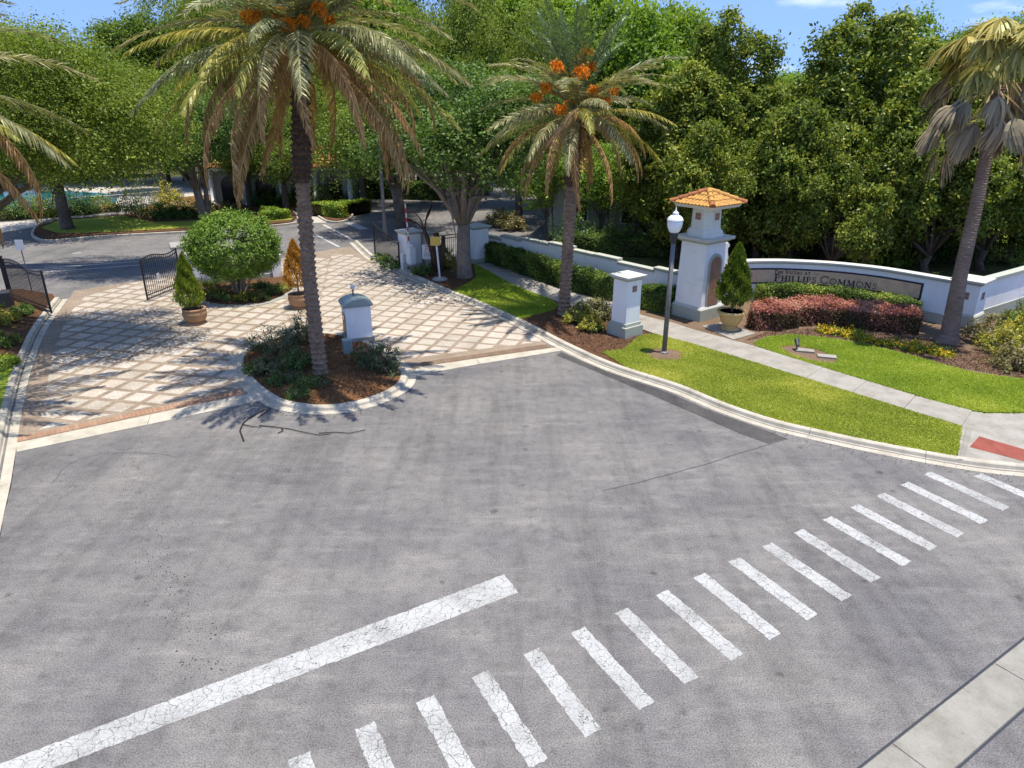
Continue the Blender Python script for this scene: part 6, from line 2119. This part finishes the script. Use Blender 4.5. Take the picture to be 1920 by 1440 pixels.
def copy_with_mat(me, mat):
    c = me.copy()
    c.materials.clear()
    c.materials.append(MATS[mat])
    return c
FR = {"young": [], "mid": [], "low": [], "dead": []}
R_ = math.radians
for i, (e0, bd) in enumerate([(82, 22), (74, 30), (66, 40), (78, 48)]):
    FR["young"].append(copy_with_mat(frond_mesh("frond_young", 4.4, R_(e0), R_(bd), .50, 84, .35, .10, .3 * (-1) ** i, i), "frond_young"))
for i, (e0, bd) in enumerate([(56, 62), (42, 56), (32, 50), (22, 48), (46, 74)]):
    FR["mid"].append(copy_with_mat(frond_mesh("frond_mid", 4.8, R_(e0), R_(bd), .56, 88, .22, .30, .4 * (-1) ** i, 10 + i), "frond_green"))
for i, (e0, bd) in enumerate([(12, 50), (2, 48), (-6, 48), (16, 60)]):
    FR["low"].append(copy_with_mat(frond_mesh("frond_low", 4.8, R_(e0), R_(bd), .56, 84, -.1, .65, .4 * (-1) ** i, 20 + i), "frond_yellow" if i % 2 == 0 else "frond_green"))
for i, (e0, bd) in enumerate([(8, 98), (-4, 88), (-14, 78), (16, 108), (-30, 62)]):
    FR["dead"].append(copy_with_mat(frond_mesh("frond_dead", 4.7, R_(e0), R_(bd), .42, 84, -.6, 1.0, .3 * (-1) ** i, 30 + i), "frond_dead"))
FR["lowg"] = [copy_with_mat(m_, "frond_green") for m_ in FR["low"]]
FR["lowy"] = [copy_with_mat(m_, "frond_yellow") for m_ in FR["low"]]

def fruit_mesh(sd):
    r2 = np.random.default_rng(500 + sd)
    quads, rn = [], []
    # stalk
    S = np.array([[0, 0, 0], [.5, 0, .75], [1.05, 0, 1.2], [1.5, 0, 1.3]])
    for i in range(3):
        for ax in ([0, 1, 0], [0, 0, 1]):
            ax = np.array(ax) * .035
            quads.append([S[i] - ax, S[i] + ax, S[i + 1] + ax, S[i + 1] - ax]); rn.append(.75)
    for k in range(85):
        a = r2.random() * 6.28
        el = r2.uniform(-.9, .9)
        d = np.array([math.cos(a) * math.cos(el) * .7 + .35, math.sin(a) * math.cos(el), math.sin(el)])
        l = r2.uniform(.20, .40)
        p0 = S[3] + r2.normal(size=3) * .05
        p1 = p0 + d * l * .6
        p2 = p1 + (d * .5 + np.array([0, 0, -.6])) * l * .6
        for a_, b_ in ((p0, p1), (p1, p2)):
            sd_ = np.cross(b_ - a_, r2.normal(size=3)); sd_ = sd_ / (np.linalg.norm(sd_) + 1e-9) * .012
            quads.append([a_ - sd_, a_ + sd_, b_ + sd_, b_ - sd_]); rn.append(.5)
        for j in range(4):
            c = p1 + (p2 - p1) * r2.random() + r2.normal(size=3) * .025
            u = unit(r2.normal(size=3)) * .028
            w = np.cross(u, unit(r2.normal(size=3)))
            w = w / (np.linalg.norm(w) + 1e-9) * .028
            quads.append([c - u, c - w, c + u, c + w]); rn.append(r2.random())
    me = fast_mesh("fruit_cluster", np.array(quads).reshape(-1, 3), 4, np.array(rn))
    me.materials.append(MATS["fruit_orange"])
    return me
FRUIT = [fruit_mesh(i) for i in range(3)]

def palm_trunk(P, rad, rows_per_m, nscar, amp, segs=40):
    """trunk skin with spiral leaf-scar bosses; P: list of centre points, rad: radii"""
    P = np.array(P, float)
    s = np.r_[0, np.cumsum(np.linalg.norm(np.diff(P, axis=0), axis=1))]
    m_ = int(s[-1] * rows_per_m * 6)
    t = np.linspace(0, s[-1], m_)
    C = np.c_[[np.interp(t, s, P[:, i]) for i in range(3)]].T
    R = np.interp(t, s, rad)
    a = np.linspace(0, 2 * math.pi, segs, endpoint=False)
    vs = np.empty((m_, segs, 3))
    for i in range(m_):
        row = t[i] * rows_per_m
        ph = (math.floor(row) % 2) * math.pi / nscar
        fr = row - math.floor(row)
        saw = fr ** 1.6                        # each scar juts out at its upper lip
        fl = int(math.floor(row))
        boss = (.45 + .55 * np.abs(np.cos((a + ph) * nscar / 2 + .35 * math.sin(fl * 1.7)))) * (.75 + .5 * np.sin(a * 3 + fl * 2.1) ** 2)
        rr2 = R[i] + amp * saw * boss + rng.normal(size=segs) * amp * .12
        vs[i, :, 0] = C[i, 0] + rr2 * np.cos(a)
        vs[i, :, 1] = C[i, 1] + rr2 * np.sin(a)
        vs[i, :, 2] = C[i, 2] - amp * .5 * saw
    faces = []
    for i in range(m_ - 1):
        for j in range(segs):
            faces.append((i * segs + j, i * segs + (j + 1) % segs, (i + 1) * segs + (j + 1) % segs, (i + 1) * segs + j))
    mb = MB(); mb.v = [tuple(p) for p in vs.reshape(-1, 3)]; mb.f = faces
    return mb

def feather_palm(base, heart, r0, zboot, label, counts, scale, seed, fruits, ga=0.0, bow=0.0, fscale=1.0):
    r2 = np.random.default_rng(seed)
    base, heart = np.array(base, float), np.array(heart, float)
    root = empty("date_palm", tuple(base))
    tag(root, label, "palm tree")
    zb_ = zboot - base[2]
    tot = heart[2] - base[2]
    lean = heart - base
    P = lambda f: base + lean * f + np.array([bow, 0, 0]) * math.sin(math.pi * f)
    fb = zb_ / tot
    palm_trunk([base - [0, 0, .1], base + [0, 0, .25], P(fb * .5), P(fb)], [r0 * 1.35, r0 * 1.08, r0, r0 * .98], 5.2, 9, .075).build("trunk", "bark_palm", root, org=base)
    palm_trunk([P(fb - .015), P(fb + .03), P((1 + fb) / 2), P(1.0)], [r0 * 1.0, r0 * 1.35, r0 * 1.1, r0 * .9], 5.0, 7, .11).build("boot_collar", "bark_boot", root, org=base)
    top = heart - base
    g = 2.39996
    k = 0
    for cat, cnt in counts:
        for i in range(cnt):
            me = FR[cat][int(r2.integers(len(FR[cat])))]
            o = bpy.data.objects.new("frond", me)
            COL.objects.link(o)
            o.parent = root
            a = ga + k * g + r2.normal() * .15
            k += 1
            zoff = {"young": .15, "mid": .0, "low": -.2, "lowg": -.2, "lowy": -.25, "dead": -.45}[cat] + r2.normal() * .08
            o.location = (top[0] + math.cos(a) * r0 * .6, top[1] + math.sin(a) * r0 * .6, top[2] + zoff)
            o.rotation_euler = (r2.normal() * .22, r2.normal() * .10, a)
            sc_ = scale * r2.uniform(.88, 1.08)
            o.scale = (sc_, sc_, sc_)
    for a, tilt in fruits:
        o = bpy.data.objects.new("fruit_cluster", FRUIT[int(r2.integers(3))])
        COL.objects.link(o)
        o.parent = root
        o.location = (top[0], top[1], top[2] + .15)
        o.rotation_euler = (0, tilt, a)
        s2 = r2.uniform(.85, 1.15) * scale * fscale
        o.scale = (s2, s2, s2)
    return root
p1 = G(601, 699, .1)
h1 = AT(562, 62, 23.5)
feather_palm((p1[0], p1[1], .1), h1, .20, 6.7, "tall feathery palm with drooping brown fronds on the palm island", [("young", 14), ("mid", 38), ("low", 20), ("lowg", 12), ("dead", 24)], 1.08, 3,
             [(-2.2, .55), (-1.2, .6), (-1.7, .45), (-2.7, .5), (-.5, .55), (-1.5, .7), (-.9, .4)], 0.4, -.22, .68)
p2 = G(1057, 588, .1)
h2 = AT(1081, 205, p2[1] + .4)
feather_palm((p2[0], p2[1], .1), h2, .215, ZAT(p2, 345), "feathery palm with orange fruit sprays beside the long hedge", [("young", 16), ("mid", 24), ("lowg", 12), ("lowy", 6), ("dead", 16)], .90, 5,
             [(-2.6, .25), (-2.3, -.15), (-1.3, -.75), (-1.0, -.35), (-.4, .35), (-1.57, .05), (-.7, -.7), (-2.8, .5), (-1.0, .6), (-2.0, .75), (-1.2, .3)], 1.0, 0.0, 1.0)
p0 = (-16.6, 19.3)
h0 = (-16.9, 19.8, 9.5)
feather_palm((p0[0], p0[1], .1), h0, .33, 6.0, "feathery palm outside the shaded lane kerb with only frond tips showing", [("young", 8), ("mid", 14), ("low", 16), ("dead", 24)], 1.1, 11, [(-1.5, 0)], 0.9)

# ---- fan palm with hanging skirt
def fan_mesh(pl, e0, bend, R, spread, fold, hang, n, sd, mat):
    r2 = np.random.default_rng(900 + sd)
    quads, rn = [], []
    m_ = 12
    s = np.linspace(0, 1, m_)
    e = e0 - bend * s ** 1.2
    X = np.r_[0, np.cumsum(np.cos(e[:-1]))] * pl / (m_ - 1)
    Z = np.r_[0, np.cumsum(np.sin(e[:-1]))] * pl / (m_ - 1)
    for i in range(m_ - 1):
        a, b2 = np.array([X[i], 0, Z[i]]), np.array([X[i + 1], 0, Z[i + 1]])
        for ax in (np.array([0, 1, 0]), np.array([-math.sin(e[i]), 0, math.cos(e[i])])):
            quads.append([a - ax * .022, a + ax * .022, b2 + ax * .02, b2 - ax * .02]); rn.append(.97)
    p = np.array([X[-1], 0, Z[-1]])
    ee = e[-1]
    fw = np.array([math.cos(ee), 0, math.sin(ee)])
    upv = np.array([-math.sin(ee), 0, math.cos(ee)])
    for k in range(n):
        t = (k + .5) / n * 2 - 1
        a = t * spread
        d = fw * math.cos(a) + np.array([0, 1, 0]) * math.sin(a) * fold + upv * (r2.normal() * .08 + .12 * (1 - abs(t)))
        d /= np.linalg.norm(d)
        l = R * (1 - .25 * t * t) * r2.uniform(.85, 1.1)
        sdv = np.cross(d, upv); sdv /= np.linalg.norm(sdv) + 1e-9
        pts = [p]
        q, dd = p.copy(), d.copy()
        for j in range(4):
            hg = hang * (j + .6) / 4
            dd = dd + np.array([0, 0, -1]) * hg + r2.normal(size=3) * .05
            dd /= np.linalg.norm(dd)
            q = q + dd * l / 4
            pts.append(q.copy())
        w = [.02, .058, .062, .036, .006]
        rv = r2.random()
        for j in range(4):
            quads.append([pts[j] - sdv * w[j], pts[j] + sdv * w[j], pts[j + 1] + sdv * w[j + 1], pts[j + 1] - sdv * w[j + 1]])
            rn.append(rv)
    me = fast_mesh("fan_frond", np.array(quads).reshape(-1, 3), 4, np.array(rn))
    me.materials.append(MATS[mat])
    return me
FAN_DEAD = [fan_mesh(2.2 - .2 * i, R_(-12 - 14 * i), R_(38 + 4 * i), 1.2, 1.35, .42, 1.3, 34, i, "frond_fangrey") for i in range(4)]
FAN_YEL = [fan_mesh(1.3, R_(20 - 12 * i), R_(50), 1.2, 1.7, .8, .65, 34, 10 + i, "frond_fanyellow") for i in range(3)]
FAN_GRN = [fan_mesh(1.4, R_(70 - 18 * i), R_(30), 1.25, 1.9, 1.0, .25, 36, 20 + i, "frond_young") for i in range(3)]
wb = np.array([*G(1775, 642, .1), .1])
wm = AT(1832, 380, wb[1] + .05)
wt = AT(1886, 100, wb[1] + .2)
fr_ = empty("fan_palm", tuple(wb))
tag(fr_, "leaning fan palm with a skirt of dry grey leaves beside the sign wall", "palm tree")
palm_trunk([wb - [0, 0, .1], wb + [.03, 0, .35], wb * .5 + wm * .5 + [-.04, 0, 0], wm, wm * .5 + wt * .5, wt], [.50, .33, .25, .22, .205, .21], 11, 3, .012, 28).build("trunk", "bark_fan", fr_, org=wb)
r2 = np.random.default_rng(77)
for lst, cnt, zo in ((FAN_GRN, 0, .35), (FAN_YEL, 30, .55), (FAN_DEAD, 36, -.75)):
    for i in range(cnt):
        o = bpy.data.objects.new("frond", lst[int(r2.integers(len(lst)))])
        COL.objects.link(o)
        o.parent = fr_
        a = i * 2.39996 + r2.normal() * .2
        o.location = (wt[0] - wb[0] + .15 * math.cos(a), wt[1] - wb[1] + .15 * math.sin(a), wt[2] - wb[2] + zo + r2.normal() * (.25 if zo > 0 else .55))
        o.rotation_euler = (r2.normal() * .25, r2.normal() * .2, a)
        s2 = r2.uniform(.85, 1.15)
        o.scale = (s2, s2, s2)
